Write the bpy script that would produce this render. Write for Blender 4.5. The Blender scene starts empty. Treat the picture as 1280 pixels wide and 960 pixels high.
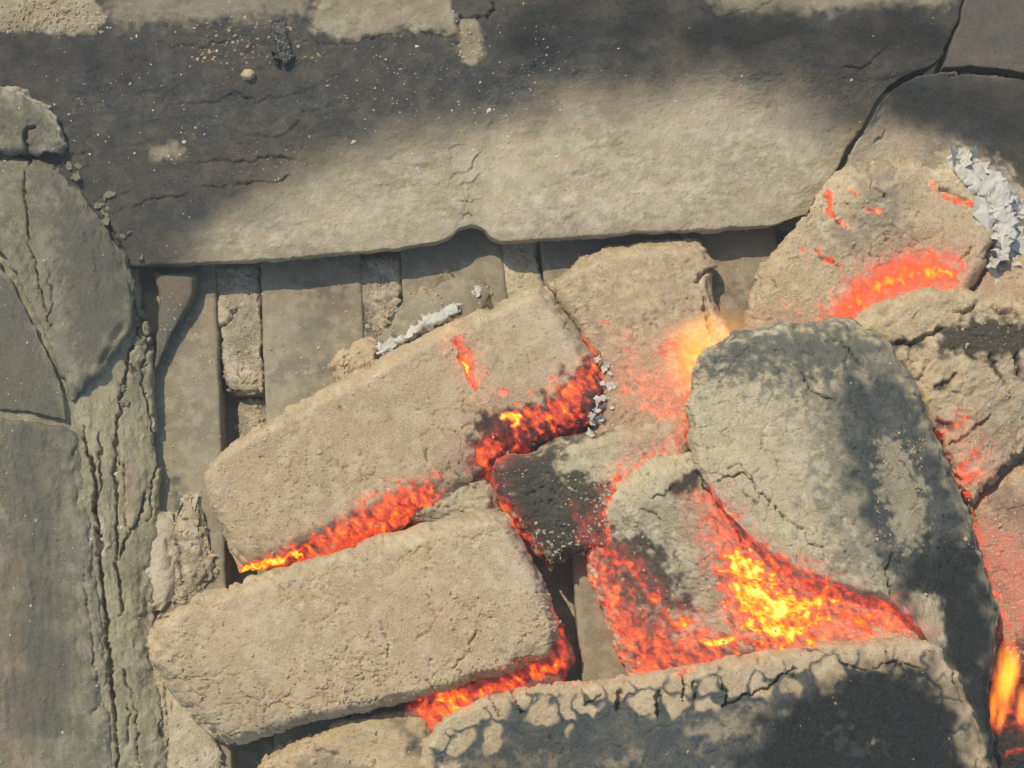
import bpy, math
import numpy as np
from mathutils import Vector, Matrix

SC = bpy.context.scene
COL = SC.collection

# ------------------------------------------------------------------ camera
PXW, PXH = 1280.0, 960.0
HFOV = math.radians(40.0)
TILT = math.radians(13.0)
DIST = 0.615
cam_d = bpy.data.cameras.new('camera')
cam_d.sensor_width = 36.0
cam_d.lens = 18.0 / math.tan(HFOV / 2)
cam_d.clip_start = 0.01
cam_d.clip_end = 50.0
cam = bpy.data.objects.new('camera', cam_d)
COL.objects.link(cam)
cam.location = (0.0, -DIST * math.sin(TILT), DIST * math.cos(TILT))
cam.rotation_euler = (TILT, 0.0, 0.0)
SC.camera = cam
CAM = np.array(cam.location)
CX = np.array([1.0, 0.0, 0.0])
CY = np.array([0.0, math.cos(TILT), math.sin(TILT)])
CZ = np.array([0.0, -math.sin(TILT), math.cos(TILT)])      # backwards
FOC = (PXW / 2) / math.tan(HFOV / 2)

# ------------------------------------------------------------------ light
SUN_EL = math.radians(56.0)
SUN_AZ = math.atan2(-0.66, 0.75)          # towards the sun, measured from +Y clockwise
to_sun = Vector((math.sin(SUN_AZ) * math.cos(SUN_EL), math.cos(SUN_AZ) * math.cos(SUN_EL), math.sin(SUN_EL)))
world = bpy.data.worlds.new('World')
SC.world = world
world.use_nodes = True
wn = world.node_tree.nodes
wl = world.node_tree.links
sky = wn.new('ShaderNodeTexSky')
sky.sky_type = 'NISHITA'
sky.sun_disc = False
sky.sun_elevation = SUN_EL
sky.sun_rotation = SUN_AZ
wn['Background'].inputs[1].default_value = 0.15
wl.new(sky.outputs[0], wn['Background'].inputs[0])
sun_d = bpy.data.lights.new('sun', 'SUN')
sun_d.energy = 3.1
sun_d.angle = math.radians(0.6)
sun_d.color = (1.0, 0.89, 0.70)
sun = bpy.data.objects.new('sun', sun_d)
COL.objects.link(sun)
sun.rotation_euler = to_sun.to_track_quat('Z', 'Y').to_euler()
sun.location = (-0.5, 0.5, 1.0)

SC.view_settings.view_transform = 'Standard'
SC.view_settings.look = 'None'
SC.view_settings.exposure = 0.10
SC.view_settings.gamma = 1.0
SC.cycles.use_denoising = True
SC.cycles.use_adaptive_sampling = True
SC.cycles.adaptive_threshold = 0.03
SC.cycles.max_bounces = 5
SC.cycles.diffuse_bounces = 3
SC.cycles.volume_bounces = 0

# ------------------------------------------------------------------ maths helpers
MM = 0.001
STEP = 1.55            # mesh spacing in photo pixels


def unproject(px, py, z_mm):
    """photo pixel + height above the grate (mm) -> world position"""
    px = np.asarray(px, float); py = np.asarray(py, float)
    z = np.asarray(z_mm, float) * MM
    dx = (px - PXW / 2) / FOC
    dy = (PXH / 2 - py) / FOC
    d = dx[..., None] * CX + dy[..., None] * CY - CZ
    t = (z - CAM[2]) / d[..., 2]
    return CAM + d * t[..., None]


def project(w):
    r = w - CAM
    depth = -(r @ CZ)
    return PXW / 2 + FOC * (r @ CX) / depth, PXH / 2 - FOC * (r @ CY) / depth


rng0 = np.random.RandomState(7)
PERM = np.concatenate([rng0.permutation(256)] * 3)
G = rng0.normal(size=(256, 3)); G /= np.linalg.norm(G, axis=1)[:, None]
JIT = rng0.rand(256, 3)


def perlin(p):
    pi = np.floor(p).astype(np.int64)
    pf = p - pi
    u = pf * pf * pf * (pf * (pf * 6 - 15) + 10)
    pi &= 255
    out = 0.0
    for cx in (0, 1):
        wx = u[:, 0] if cx else 1 - u[:, 0]
        hx = PERM[(pi[:, 0] + cx) & 255]
        for cy in (0, 1):
            wy = u[:, 1] if cy else 1 - u[:, 1]
            hy = PERM[hx + ((pi[:, 1] + cy) & 255)]
            for cz in (0, 1):
                wz = u[:, 2] if cz else 1 - u[:, 2]
                g = G[PERM[hy + ((pi[:, 2] + cz) & 255)]]
                d = g[:, 0] * (pf[:, 0] - cx) + g[:, 1] * (pf[:, 1] - cy) + g[:, 2] * (pf[:, 2] - cz)
                out = out + wx * wy * wz * d
    return out * 1.5


def fbm(p, octaves=3, gain=0.5):
    a = 1.0; s = 0.0; f = 1.0
    for k in range(octaves):
        s = s + a * perlin(p * f + 17.3 * k)
        a *= gain; f *= 2.03
    return s


def worley2(x, y, seed=0):
    """F1, F2, and a random value of the nearest cell"""
    ix = np.floor(x).astype(np.int64); iy = np.floor(y).astype(np.int64)
    f1 = np.full(x.shape, 9.0); f2 = np.full(x.shape, 9.0); hv = np.zeros(x.shape)
    for ox in (-1, 0, 1):
        for oy in (-1, 0, 1):
            h = PERM[PERM[(ix + ox + seed) & 255] + ((iy + oy) & 255)]
            j = JIT[h]
            d = np.hypot(ix + ox + j[:, 0] - x, iy + oy + j[:, 1] - y)
            n = d < f1
            f2 = np.where(n, f1, np.minimum(f2, d))
            hv = np.where(n, j[:, 2], hv)
            f1 = np.where(n, d, f1)
    return f1, f2, hv


def sstep(a, b, x):
    t = np.clip((x - a) / (b - a), 0, 1)
    return t * t * (3 - 2 * t)


def polyline(pts, t):
    pts = np.asarray(pts, float)
    seg = np.hypot(*np.diff(pts, axis=0).T)
    s = np.concatenate([[0], np.cumsum(seg)]); s /= s[-1]
    return np.stack([np.interp(t, s, pts[:, 0]), np.interp(t, s, pts[:, 1])], -1)


def smooth_line(pts, n=3):
    """round the corners of a control polyline, its ends kept"""
    pts = np.asarray(pts, float)
    if len(pts) < 3:
        return pts
    for _ in range(n):
        q = [pts[0]]
        for a, b in zip(pts[:-1], pts[1:]):
            q += [0.78 * a + 0.22 * b, 0.22 * a + 0.78 * b]
        q.append(pts[-1])
        pts = np.array(q)
    return pts


def line_dist(x, y, pts, closed=False, maxd=80.0):
    """distance to a polyline (px) and the side; closed: negative inside"""
    pts = np.asarray(pts, float)
    P = pts if not closed else np.vstack([pts, pts[:1]])
    best = np.full(x.shape, 1e9); side = np.zeros(x.shape); par = np.zeros(x.shape)
    inside = np.zeros(x.shape, bool)
    n = len(P) - 1
    for k in range(n):
        (ax, ay), (bx, by) = P[k], P[k + 1]
        vx, vy = bx - ax, by - ay
        L = vx * vx + vy * vy + 1e-9
        t = np.clip(((x - ax) * vx + (y - ay) * vy) / L, 0, 1)
        d = np.hypot(x - ax - t * vx, y - ay - t * vy)
        c = vx * (y - ay) - vy * (x - ax)
        m = d < best
        best = np.where(m, d, best); side = np.where(m, np.sign(c), side); par = np.where(m, (k + t) / n, par)
        if closed:
            hit = ((ay > y) != (by > y)) & (x < (bx - ax) * (y - ay) / (by - ay + 1e-12) + ax)
            inside ^= hit
    if closed:
        best = np.where(inside, -best, best)
    return best, side, par


def samples(L, Ra, Rb, step):
    """parameter values 0..1 across a length L with rounded rims Ra, Rb at the two ends"""
    def rim(R):
        n = max(3, int(R * 1.25 / step))
        return R * (1 - np.cos(np.linspace(0, math.pi / 2, n + 1)))
    Ra = min(Ra, L * 0.45); Rb = min(Rb, L * 0.45)
    a = rim(Ra); b = L - rim(Rb)[::-1]
    m = max(2, int((L - Ra - Rb) / step))
    mid = np.linspace(Ra, L - Rb, m + 1)[1:-1]
    return np.concatenate([a, mid, b]) / L, Ra, Rb


def new_mesh(name, verts, quads, extra_faces=()):
    me = bpy.data.meshes.new(name)
    nv = len(verts)
    idx = [quads.reshape(-1)]; cnt = [np.full(len(quads), 4)]
    for f in extra_faces:
        idx.append(np.asarray(f)); cnt.append(np.array([len(f)]))
    idx = np.concatenate(idx).astype(np.int32); cnt = np.concatenate(cnt).astype(np.int32)
    me.vertices.add(nv); me.vertices.foreach_set('co', verts.astype(np.float32).ravel())
    me.loops.add(len(idx)); me.loops.foreach_set('vertex_index', idx)
    me.polygons.add(len(cnt))
    me.polygons.foreach_set('loop_start', np.concatenate([[0], np.cumsum(cnt)[:-1]]).astype(np.int32))
    me.update(calc_edges=True)
    me.validate()
    me.shade_smooth()
    return me


def link(name, me, mat, parent=None):
    o = bpy.data.objects.new(name, me)
    COL.objects.link(o)
    if mat is not None:
        me.materials.append(mat)
    if parent is not None:
        o.parent = parent
        o.matrix_parent_inverse = parent.matrix_world.inverted()
    return o


def empty(name, px, py, z):
    o = bpy.data.objects.new(name, None)
    o.empty_display_size = 0.01
    o.location = unproject(px, py, z)
    o.matrix_world = Matrix.Translation(o.location)
    COL.objects.link(o)
    return o


def tag(o, label=None, cat=None, group=None, kind=None):
    if label: o['label'] = label
    if cat: o['category'] = cat
    if group: o['group'] = group
    if kind: o['kind'] = kind
    return o


# ------------------------------------------------------------------ materials
def N(nt, kind, **kw):
    n = nt.nodes.new(kind)
    for k, v in kw.items():
        setattr(n, k, v)
    return n


def fac_mix(nt, f, a, b, blend='MIX'):
    m = N(nt, 'ShaderNodeMix', data_type='RGBA', blend_type=blend)
    m.clamp_factor = True
    for s, v in ((m.inputs[0], f), (m.inputs[6], a), (m.inputs[7], b)):
        if hasattr(v, 'links') or hasattr(v, 'is_output'):
            nt.links.new(v, s)
        else:
            s.default_value = v if not isinstance(v, tuple) or len(v) == 4 else (*v, 1.0)
    return m.outputs[2]


def mth(nt, op, a, b=None, c=None, clamp=False):
    m = N(nt, 'ShaderNodeMath', operation=op, use_clamp=clamp)
    for i, v in enumerate((a, b, c)):
        if v is None:
            continue
        if hasattr(v, 'is_output'):
            nt.links.new(v, m.inputs[i])
        else:
            m.inputs[i].default_value = v
    return m.outputs[0]


def ramp(nt, src, stops, interp='LINEAR'):
    r = N(nt, 'ShaderNodeValToRGB')
    r.color_ramp.interpolation = interp
    el = r.color_ramp.elements
    while len(el) > 1:
        el.remove(el[-1])
    el[0].position = stops[0][0]; el[0].color = (*stops[0][1], 1)
    for p, c in stops[1:]:
        e = el.new(p); e.color = (*c, 1)
    nt.links.new(src, r.inputs[0])
    return r.outputs[0]


def noise(nt, vec, scale, detail=3.0, rough=0.55, dist=0.0):
    n = N(nt, 'ShaderNodeTexNoise')
    n.inputs['Scale'].default_value = scale
    n.inputs['Detail'].default_value = detail
    n.inputs['Roughness'].default_value = rough
    n.inputs['Distortion'].default_value = dist
    nt.links.new(vec, n.inputs['Vector'])
    return n.outputs['Fac']


def burnt(name, c1, c2, c3, char=(0.019, 0.020, 0.019), pale=(0.66, 0.56, 0.41), tint=(0.36, 0.17, 0.10),
          soot=(0.052, 0.068, 0.066), soot2=(0.075, 0.085, 0.076), speck=1.0, bump=1.0, rough=0.93, grain=1.0):
    """ash, clay and cinders: the vertex layers say where the surface is charred, sooty, pale, baked red or glowing"""
    m = bpy.data.materials.new(name)
    m.use_nodes = True
    nt = m.node_tree
    L = nt.links
    b = nt.nodes['Principled BSDF']
    tc = N(nt, 'ShaderNodeTexCoord')
    geo = N(nt, 'ShaderNodeNewGeometry')
    vec = geo.outputs['Position']

    def attr(n):
        a = N(nt, 'ShaderNodeAttribute', attribute_name=n)
        return a.outputs['Fac']
    n_big = attr('broad')
    n_mid = attr('mottle')
    n_fin = noise(nt, vec, 900, 2, 0.7)
    n_gr = noise(nt, vec, 2100, 0, 0.6)
    col = fac_mix(nt, mth(nt, 'MULTIPLY_ADD', mth(nt, 'SUBTRACT', n_big, 0.5), 3.0, 0.5, True), c1, c2)
    col = fac_mix(nt, mth(nt, 'MULTIPLY_ADD', mth(nt, 'SUBTRACT', n_mid, 0.52), 3.2, 0.35, True), col, c3)
    # baked red, pale ash, soot and char
    col = fac_mix(nt, mth(nt, 'MULTIPLY', attr('tint'), 0.9, None, True), col, tint)
    col = fac_mix(nt, mth(nt, 'MULTIPLY', attr('pale'), mth(nt, 'MULTIPLY_ADD', n_fin, 1.2, 0.25), None, True), col, pale)
    # grain of the ash: pale and dark specks
    col = fac_mix(nt, mth(nt, 'MULTIPLY', mth(nt, 'MULTIPLY_ADD', n_gr, 12.0, -7.9, True), 0.8 * speck), col, pale)
    col = fac_mix(nt, mth(nt, 'MULTIPLY', mth(nt, 'MULTIPLY_ADD', n_fin, -9.0, 3.55, True), 0.60 * grain), col, (0.10, 0.075, 0.05))
    sv = fac_mix(nt, mth(nt, 'MULTIPLY_ADD', n_big, 2.2, -0.6, True), soot, soot2)
    sf = mth(nt, 'ADD', attr('soot'), mth(nt, 'MULTIPLY', mth(nt, 'SUBTRACT', n_mid, 0.5), mth(nt, 'MULTIPLY', attr('soot'), 0.28)), None, True)
    sv = fac_mix(nt, mth(nt, 'MULTIPLY_ADD', n_fin, 1.8, -0.4, True), fac_mix(nt, 0.30, sv, (0.0, 0.0, 0.0)), fac_mix(nt, 0.05, sv, pale))
    col = fac_mix(nt, sf, col, sv)
    ch = attr('char')
    cf = mth(nt, 'ADD', ch, mth(nt, 'MULTIPLY', mth(nt, 'SUBTRACT', n_fin, 0.5), mth(nt, 'MULTIPLY', ch, 0.55)), None, True)
    cv = fac_mix(nt, mth(nt, 'MULTIPLY_ADD', n_fin, 3.0, -1.15, True), (char[0] * 0.5, char[1] * 0.5, char[2] * 0.5), (char[0] * 1.9, char[1] * 1.9, char[2] * 1.8))
    col = fac_mix(nt, cf, col, cv)
    col = fac_mix(nt, mth(nt, 'MULTIPLY', mth(nt, 'MULTIPLY_ADD', n_gr, 14.0, -10.6, True), 0.16 * speck), col, pale)
    # glow of the embers, with the red halo painted around them
    g = attr('glow')
    gf = mth(nt, 'ADD', mth(nt, 'SUBTRACT', attr('vein'), 0.5), mth(nt, 'MULTIPLY', mth(nt, 'SUBTRACT', n_fin, 0.5), 0.6))
    win = mth(nt, 'MULTIPLY', mth(nt, 'MINIMUM', mth(nt, 'MULTIPLY', g, 2.2), 1.0), attr('brk'))
    ge = mth(nt, 'ADD', mth(nt, 'MULTIPLY', g, 0.91), mth(nt, 'MULTIPLY', gf, mth(nt, 'MULTIPLY', win, 0.60)), None, True)
    col = fac_mix(nt, mth(nt, 'MULTIPLY_ADD', g, 2.8, -0.75, True), col, (0.07, 0.040, 0.032))
    em = ramp(nt, ge, [(0.0, (0, 0, 0)), (0.10, (0.012, 0.0, 0.0)), (0.28, (0.26, 0.014, 0.008)), (0.46, (0.72, 0.056, 0.018)),
                       (0.62, (1.0, 0.13, 0.014)), (0.76, (1.0, 0.33, 0.010)), (0.88, (1.0, 0.68, 0.004)), (1.0, (1.0, 0.93, 0.16))])
    L.new(col, b.inputs['Base Color'])
    L.new(em, b.inputs['Emission Color'])
    b.inputs['Emission Strength'].default_value = 1.0
    b.inputs['Roughness'].default_value = rough
    b.inputs['Specular IOR Level'].default_value = 0.25
    bh = mth(nt, 'ADD', mth(nt, 'MULTIPLY', n_fin, 1.0), mth(nt, 'MULTIPLY', n_gr, 0.6))
    bp = N(nt, 'ShaderNodeBump')
    bp.inputs['Strength'].default_value = 0.55 * bump
    bp.inputs['Distance'].default_value = 0.0007
    L.new(bh, bp.inputs['Height'])
    L.new(bp.outputs[0], b.inputs['Normal'])
    m.cycles.emission_sampling = 'NONE'
    return m


M_ASH = burnt('tan_ash', (0.475, 0.355, 0.195), (0.41, 0.312, 0.172), (0.52, 0.41, 0.245))
M_ASH2 = burnt('grey_ash', (0.455, 0.382, 0.225), (0.37, 0.315, 0.19), (0.51, 0.435, 0.275))
M_RUBBLE = burnt('ash_rubble', (0.40, 0.325, 0.195), (0.27, 0.235, 0.15), (0.52, 0.45, 0.295), grain=1.6, speck=1.6, bump=1.6)
M_PINK = burnt('baked_clay', (0.47, 0.30, 0.175), (0.41, 0.25, 0.145), (0.50, 0.36, 0.23))
M_WALL = burnt('burnt_clay', (0.42, 0.345, 0.205), (0.345, 0.285, 0.17), (0.47, 0.41, 0.27), soot=(0.050, 0.053, 0.050), soot2=(0.076, 0.064, 0.047), grain=0.6, speck=0.5, bump=0.9)
M_SIDE = burnt('grey_clay', (0.205, 0.185, 0.112), (0.155, 0.145, 0.094), (0.25, 0.226, 0.145), soot=(0.085, 0.085, 0.071), soot2=(0.14, 0.12, 0.085), grain=0.6, speck=0.35, bump=0.7)
M_CORE = burnt('brown_clay', (0.31, 0.272, 0.158), (0.23, 0.205, 0.125), (0.36, 0.32, 0.198), soot=(0.085, 0.082, 0.070), soot2=(0.12, 0.10, 0.076), grain=0.6, speck=0.5, bump=0.9)
M_IRON = burnt('ash_dusted_iron', (0.295, 0.255, 0.158), (0.225, 0.198, 0.128), (0.33, 0.288, 0.182), grain=0.5, speck=0.5, bump=0.35)
M_WHITE = burnt('white_ash', (0.56, 0.53, 0.44), (0.45, 0.43, 0.36), (0.62, 0.58, 0.48), grain=0.2, bump=0.5)


# ------------------------------------------------------------------ bodies
LAYERS = ('char', 'soot', 'pale', 'tint', 'glow', 'brk', 'broad', 'mottle', 'vein')
TOPS = {}


def warp(x, y, amp, cell, seed=0.0):
    p = np.stack([x / cell, y / cell, np.full_like(x, seed)], -1)
    return x + amp * fbm(p, 2), y + amp * fbm(p + 41.7, 2)


def body(name, top, right, bottom, left, z=(10, 10, 10, 10), H=20, R=(40, 40, 40, 40), zbot=0.0, mat=None, parent=None,
         cracks=(), masks=(), rough=1.0, lump=1.0, jag=3.0, jagcell=26.0, net=None, pits=1.0, inset=0.10, step=None, seed=0.0,
         flat=0.0, streak=None, hump=(), cw=0.7, terr=None, charnet=None, chip=1.0, gdir=0.95):
    """A closed lump. Its four rims are given as photo pixels, its heights in mm above the grate; relief, cracks and
    loose grain are real displacement of the mesh."""
    step = step or STEP
    top, right, bottom, left = (smooth_line(p) for p in (top, right, bottom, left))
    Lu = 0.5 * (np.hypot(*np.diff(top, axis=0).T).sum() + np.hypot(*np.diff(bottom, axis=0).T).sum())
    Lv = 0.5 * (np.hypot(*np.diff(left, axis=0).T).sum() + np.hypot(*np.diff(right, axis=0).T).sum())
    Rt, Rr, Rb, Rl = R
    u, Rl, Rr = samples(Lu, Rl, Rr, step)
    v, Rt, Rb = samples(Lv, Rt, Rb, step)
    T, B = polyline(top, u), polyline(bottom, u)
    Lf, Rg = polyline(left, v), polyline(right, v)
    U, V = np.meshgrid(u, v)
    c00, c10, c01, c11 = T[0], T[-1], B[0], B[-1]
    pix = ((1 - V)[..., None] * T[None] + V[..., None] * B[None] + (1 - U)[..., None] * Lf[:, None] + U[..., None] * Rg[:, None]
           - ((1 - U) * (1 - V))[..., None] * c00 - (U * (1 - V))[..., None] * c10 - ((1 - U) * V)[..., None] * c01 - (U * V)[..., None] * c11)
    zb = (1 - U) * (1 - V) * z[0] + U * (1 - V) * z[1] + U * V * z[2] + (1 - U) * V * z[3]
    qu = np.maximum(np.clip(1 - U * Lu / Rl, 0, 1), np.clip(1 - (1 - U) * Lu / Rr, 0, 1))
    qv = np.maximum(np.clip(1 - V * Lv / Rt, 0, 1), np.clip(1 - (1 - V) * Lv / Rb, 0, 1))
    q = np.clip(np.sqrt(qu ** 2 + qv ** 2), 0, 1)
    dome = np.sqrt(1 - q ** 2)
    crown = (1 - (2 * U - 1) ** 2) * (1 - (2 * V - 1) ** 2)
    zz = zb + H * ((1 - 0.14 * (1 - flat)) * dome + 0.14 * (1 - flat) * crown * dome)
    nv_, nu_ = U.shape
    px, py = pix[..., 0].ravel(), pix[..., 1].ravel()
    zz = zz.ravel()
    for (hx, hy, hr, hz) in hump:
        zz = zz + hz * np.exp(-((px - hx) ** 2 + (py - hy) ** 2) / (hr * hr))
    if jag:
        px, py = warp(px, py, jag, jagcell, 3.0)
    W = unproject(px, py, zz)
    idx = np.arange(nv_ * nu_).reshape(nv_, nu_)
    quads = [np.stack([idx[:-1, :-1], idx[1:, :-1], idx[1:, 1:], idx[:-1, 1:]], -1).reshape(-1, 4)]
    # skirt down to the underside
    loop = np.concatenate([idx[:-1, 0], idx[-1, :-1], idx[::-1][:-1, -1], idx[0, ::-1][:-1]])
    rim = W[loop]
    cen = rim.mean(0)
    zlow = min(zbot, rim[:, 2].min() / MM - 0.5) * MM
    depth = (rim[:, 2].max() - zlow) / MM
    ns = int(np.clip(depth / (0.35 * step * 1.6), 3, 26))
    verts = [W]; prev = loop; base = len(W)
    for k in range(1, ns + 1):
        f = k / ns
        ring = rim.copy()
        ring[:, 2] = rim[:, 2] * (1 - f) + zlow * f
        ring[:, :2] += (cen[:2] - rim[:, :2]) * inset * f ** 1.6
        cur = base + np.arange(len(loop)); base += len(loop)
        verts.append(ring)
        quads.append(np.stack([prev, cur, np.roll(cur, -1), np.roll(prev, -1)], -1))
        prev = cur
    W = np.concatenate(verts)
    quads = np.concatenate(quads)
    me = new_mesh(name, W, quads, [prev[::-1]])
    nor = np.empty(len(W) * 3, np.float32)
    me.vertices.foreach_get('normal', nor)
    nor = nor.reshape(-1, 3)
    X, Y = project(W)
    p3 = W / MM
    sd = np.array([seed * 7.7, seed * 3.1, seed * 5.3])
    # relief in mm
    d = lump * (0.95 * fbm(p3 / 40 + sd, 2) + 0.12 * fbm(p3 / 11 + sd, 2))
    d = d + rough * (0.13 * fbm(p3 / 4.2 + sd, 2) + 0.17 * fbm(p3 / 1.5 + sd, 2))
    if streak:
        ang, ln, wd, amp = streak
        ca, sa = math.cos(ang), math.sin(ang)
        a_, b_ = X * ca + Y * sa, -X * sa + Y * ca
        d = d + amp * fbm(np.stack([a_ / ln, b_ / wd, np.full_like(a_, 5.0 + seed)], -1), 3)
    if terr:
        # thin layers flaking off: irregular terraces with crisp lips
        for (ang, ln, wd, amp, lv) in terr:
            ca, sa = math.cos(ang), math.sin(ang)
            tx, ty = warp(X, Y, 6.0, 15.0, seed + 4)
            a_, b_ = tx * ca + ty * sa, -tx * sa + ty * ca
            f = lv * (fbm(np.stack([a_ / ln, b_ / wd, np.full_like(a_, 2.0 + seed)], -1), 3) + 1.5)
            fl = np.floor(f)
            patch = sstep(-0.25, 0.2, fbm(np.stack([X / 90, Y / 90, np.full_like(X, 8.0 + seed)], -1), 2))
            d = d + amp * patch * (fl + sstep(0.0, 0.10, f - fl) - 1.5 * lv)
    if pits:
        wx, wy = warp(X, Y, 2.0, 9.0, seed)
        f1, f2, hv = worley2(wx / 9.0, wy / 9.0, int(seed) + 3)
        area = sstep(-0.1, 0.35, fbm(p3 / 22 + sd + 9, 2))
        d = d - pits * area * (hv > 0.72) * 0.8 * sstep(0.34, 0.12, f1)
        f1, f2, hv = worley2(wx / 6.0, wy / 6.0, int(seed) + 50)
        d = d + rough * (hv > 0.66) * 0.30 * sstep(0.5, 0.1, f1)
    if net:
        for (cell, wid, dep, thr) in net:
            wx, wy = warp(X, Y, cell * 0.22, cell * 0.5, seed + 1)
            f1, f2, hv = worley2(wx / cell, wy / cell, int(seed) + 11)
            area = sstep(thr, thr + 0.25, fbm(p3 / 30 + sd + 23, 2))
            d = d - dep * area * sstep(wid / cell, 0.0, f2 - f1)
            d = d + 0.16 * dep * area * (hv - 0.5)
    if chip:
        # broken, crumbled edges
        qq = np.concatenate([q.ravel(), np.ones(len(W) - q.size)])
        d = d - chip * sstep(0.05, 0.9, qq) * (1.9 * sstep(0.05, 0.45, fbm(p3 / 13 + sd + 31, 3)) + 0.5 * np.abs(fbm(p3 / 4.0 + sd + 12, 2)))
    lay = {k: np.zeros(len(W)) for k in LAYERS}
    lay['broad'] = 0.5 + 0.42 * fbm(p3 / 26 + sd * 0.3, 2)
    lay['mottle'] = 0.5 + 0.40 * fbm(p3 / 6.2 + 13.0, 3, 0.62)
    ca, sa = math.cos(gdir), math.sin(gdir)
    vx, vy = warp(X, Y, 5.0, 14.0, seed + 2)
    va, vb = vx * ca + vy * sa, -vx * sa + vy * ca
    lay['vein'] = 0.5 + 0.52 * fbm(np.stack([va / 19, vb / 8, np.full_like(va, seed)], -1), 3, 0.65)
    lay['brk'] += 1.0
    if charnet:
        # ash skin split into scales; the black coal shows between them, more so away from the rim
        cell, rim_line, near, far, w0, w1, amt = charnet
        wx, wy = warp(X, Y, cell * 0.30, cell * 0.6, seed + 6)
        f1, f2, hv = worley2(wx / cell, wy / cell, int(seed) + 19)
        rd, _, _ = line_dist(X, Y, rim_line)
        rd = rd + 16 * fbm(p3 / 16 + sd, 2)
        wid_ = w0 + (w1 - w0) * np.clip((rd - near) / (far - near), 0, 1) ** 2.0
        e = (f2 - f1) * cell
        sw_ = 0.6 + 0.5 * np.clip((rd - near) / (far - near), 0, 1)
        k_ = sstep(wid_ + 7.0 * sw_, wid_ - 4.0 * sw_, e) * sstep(near * 0.4, near, rd)
        lay['soot'] = np.maximum(lay['soot'], k_ * amt)
        d = d - 0.5 * sstep(1.8, 0.3, e) * sstep(8, near + 8, rd) - 0.05 * k_
    if cracks or masks:
        cx_, cy_ = warp(X, Y, 5.0, 17.0, 1.3)
        cx_, cy_ = warp(cx_, cy_, 2.2, 6.0, 2.9)
    for c in cracks:
        pts, wid, dep = c[:3]
        stp = c[3] if len(c) > 3 else 0.0
        P = np.asarray(pts, float)
        m = (X > P[:, 0].min() - 70) & (X < P[:, 0].max() + 70) & (Y > P[:, 1].min() - 70) & (Y < P[:, 1].max() + 70)
        if not m.any():
            continue
        ds, sd_, par = line_dist(cx_[m], cy_[m], P)
        taper = np.clip(np.minimum(par, 1 - par) * 6 + 0.25, 0, 1)
        w_ = wid * 0.5 * taper * cw
        dd = -dep * np.sqrt(taper) * sstep(w_ + 0.9, w_ * 0.35, ds)
        if stp:
            dd = dd + stp * np.where(sd_ < 0, 1, -0.25) * np.exp(-ds / 26.0) * taper * sstep(0, 1.5, ds)
        d[m] += dd
    for mk in masks:
        kind, shape, pts, rad, soft, val = mk[:6]
        nz = mk[6] if len(mk) > 6 else 0.35
        ncell = mk[7] if len(mk) > 7 else 4.0
        sx, sy = (cx_, cy_)
        ds, _, _ = line_dist(sx, sy, pts, closed=(shape == 'area'))
        ds = ds + nz * soft * 1.6 * fbm(p3 / ncell + sd + 3, 3)
        w_ = sstep(rad + soft * 0.5, rad - soft * 0.5, ds) * abs(val)
        if kind == 'glow' and val >= 0.4 and soft >= 9:
            lay['glow'] = np.maximum(lay['glow'], sstep(rad + soft * 0.5 + 34, rad - soft * 0.6, ds) * min(val, 0.62) * 0.46)  # painted halo: ash around an ember emits a faint red too
        if kind == 'dent':
            d = d - w_
        elif val < 0:
            lay[kind] = lay[kind] * (1 - w_)
        elif kind == 'brk':
            lay[kind] = lay[kind] * (1 - w_)
        else:
            lay[kind] = np.maximum(lay[kind], w_)
    cs = np.clip(np.maximum(lay['char'], 0.7 * lay['soot']) - 0.25, 0, 1) * min(1.0, rough)
    d = d + cs * (0.30 * np.abs(fbm(p3 / 2.6 + sd + 3, 2)) + 0.22 * fbm(p3 / 1.1 + sd, 1))
    W = W + nor * (d * MM)[:, None]
    me.vertices.foreach_set('co', W.astype(np.float32).ravel())
    for k in LAYERS:
        a = me.attributes.new(k, 'FLOAT', 'POINT')
        a.data.foreach_set('value', np.clip(lay[k], -1.0, 2.0).astype(np.float32))
    me.update()
    o = link(name, me, mat, parent)
    TOPS.setdefault(name, []).append(W[:nv_ * nu_])
    return o


# ================================================================== the ash pit below
def ash_bed():
    body('ash_bed', [(-700, -620), (1980, -620)], [(1980, -620), (1980, 1700)], [(-700, 1700), (1980, 1700)], [(-700, -620), (-700, 1700)],
         z=(-24,) * 4, H=1, R=(5,) * 4, zbot=-30, mat=M_RUBBLE, lump=1.6, rough=2.2, step=10.0, jag=0, inset=0.0, chip=0)
    tag(bpy.data.objects['ash_bed'], 'grey ash bed lying under the iron grate', None, kind='structure')


ash_bed()

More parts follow.
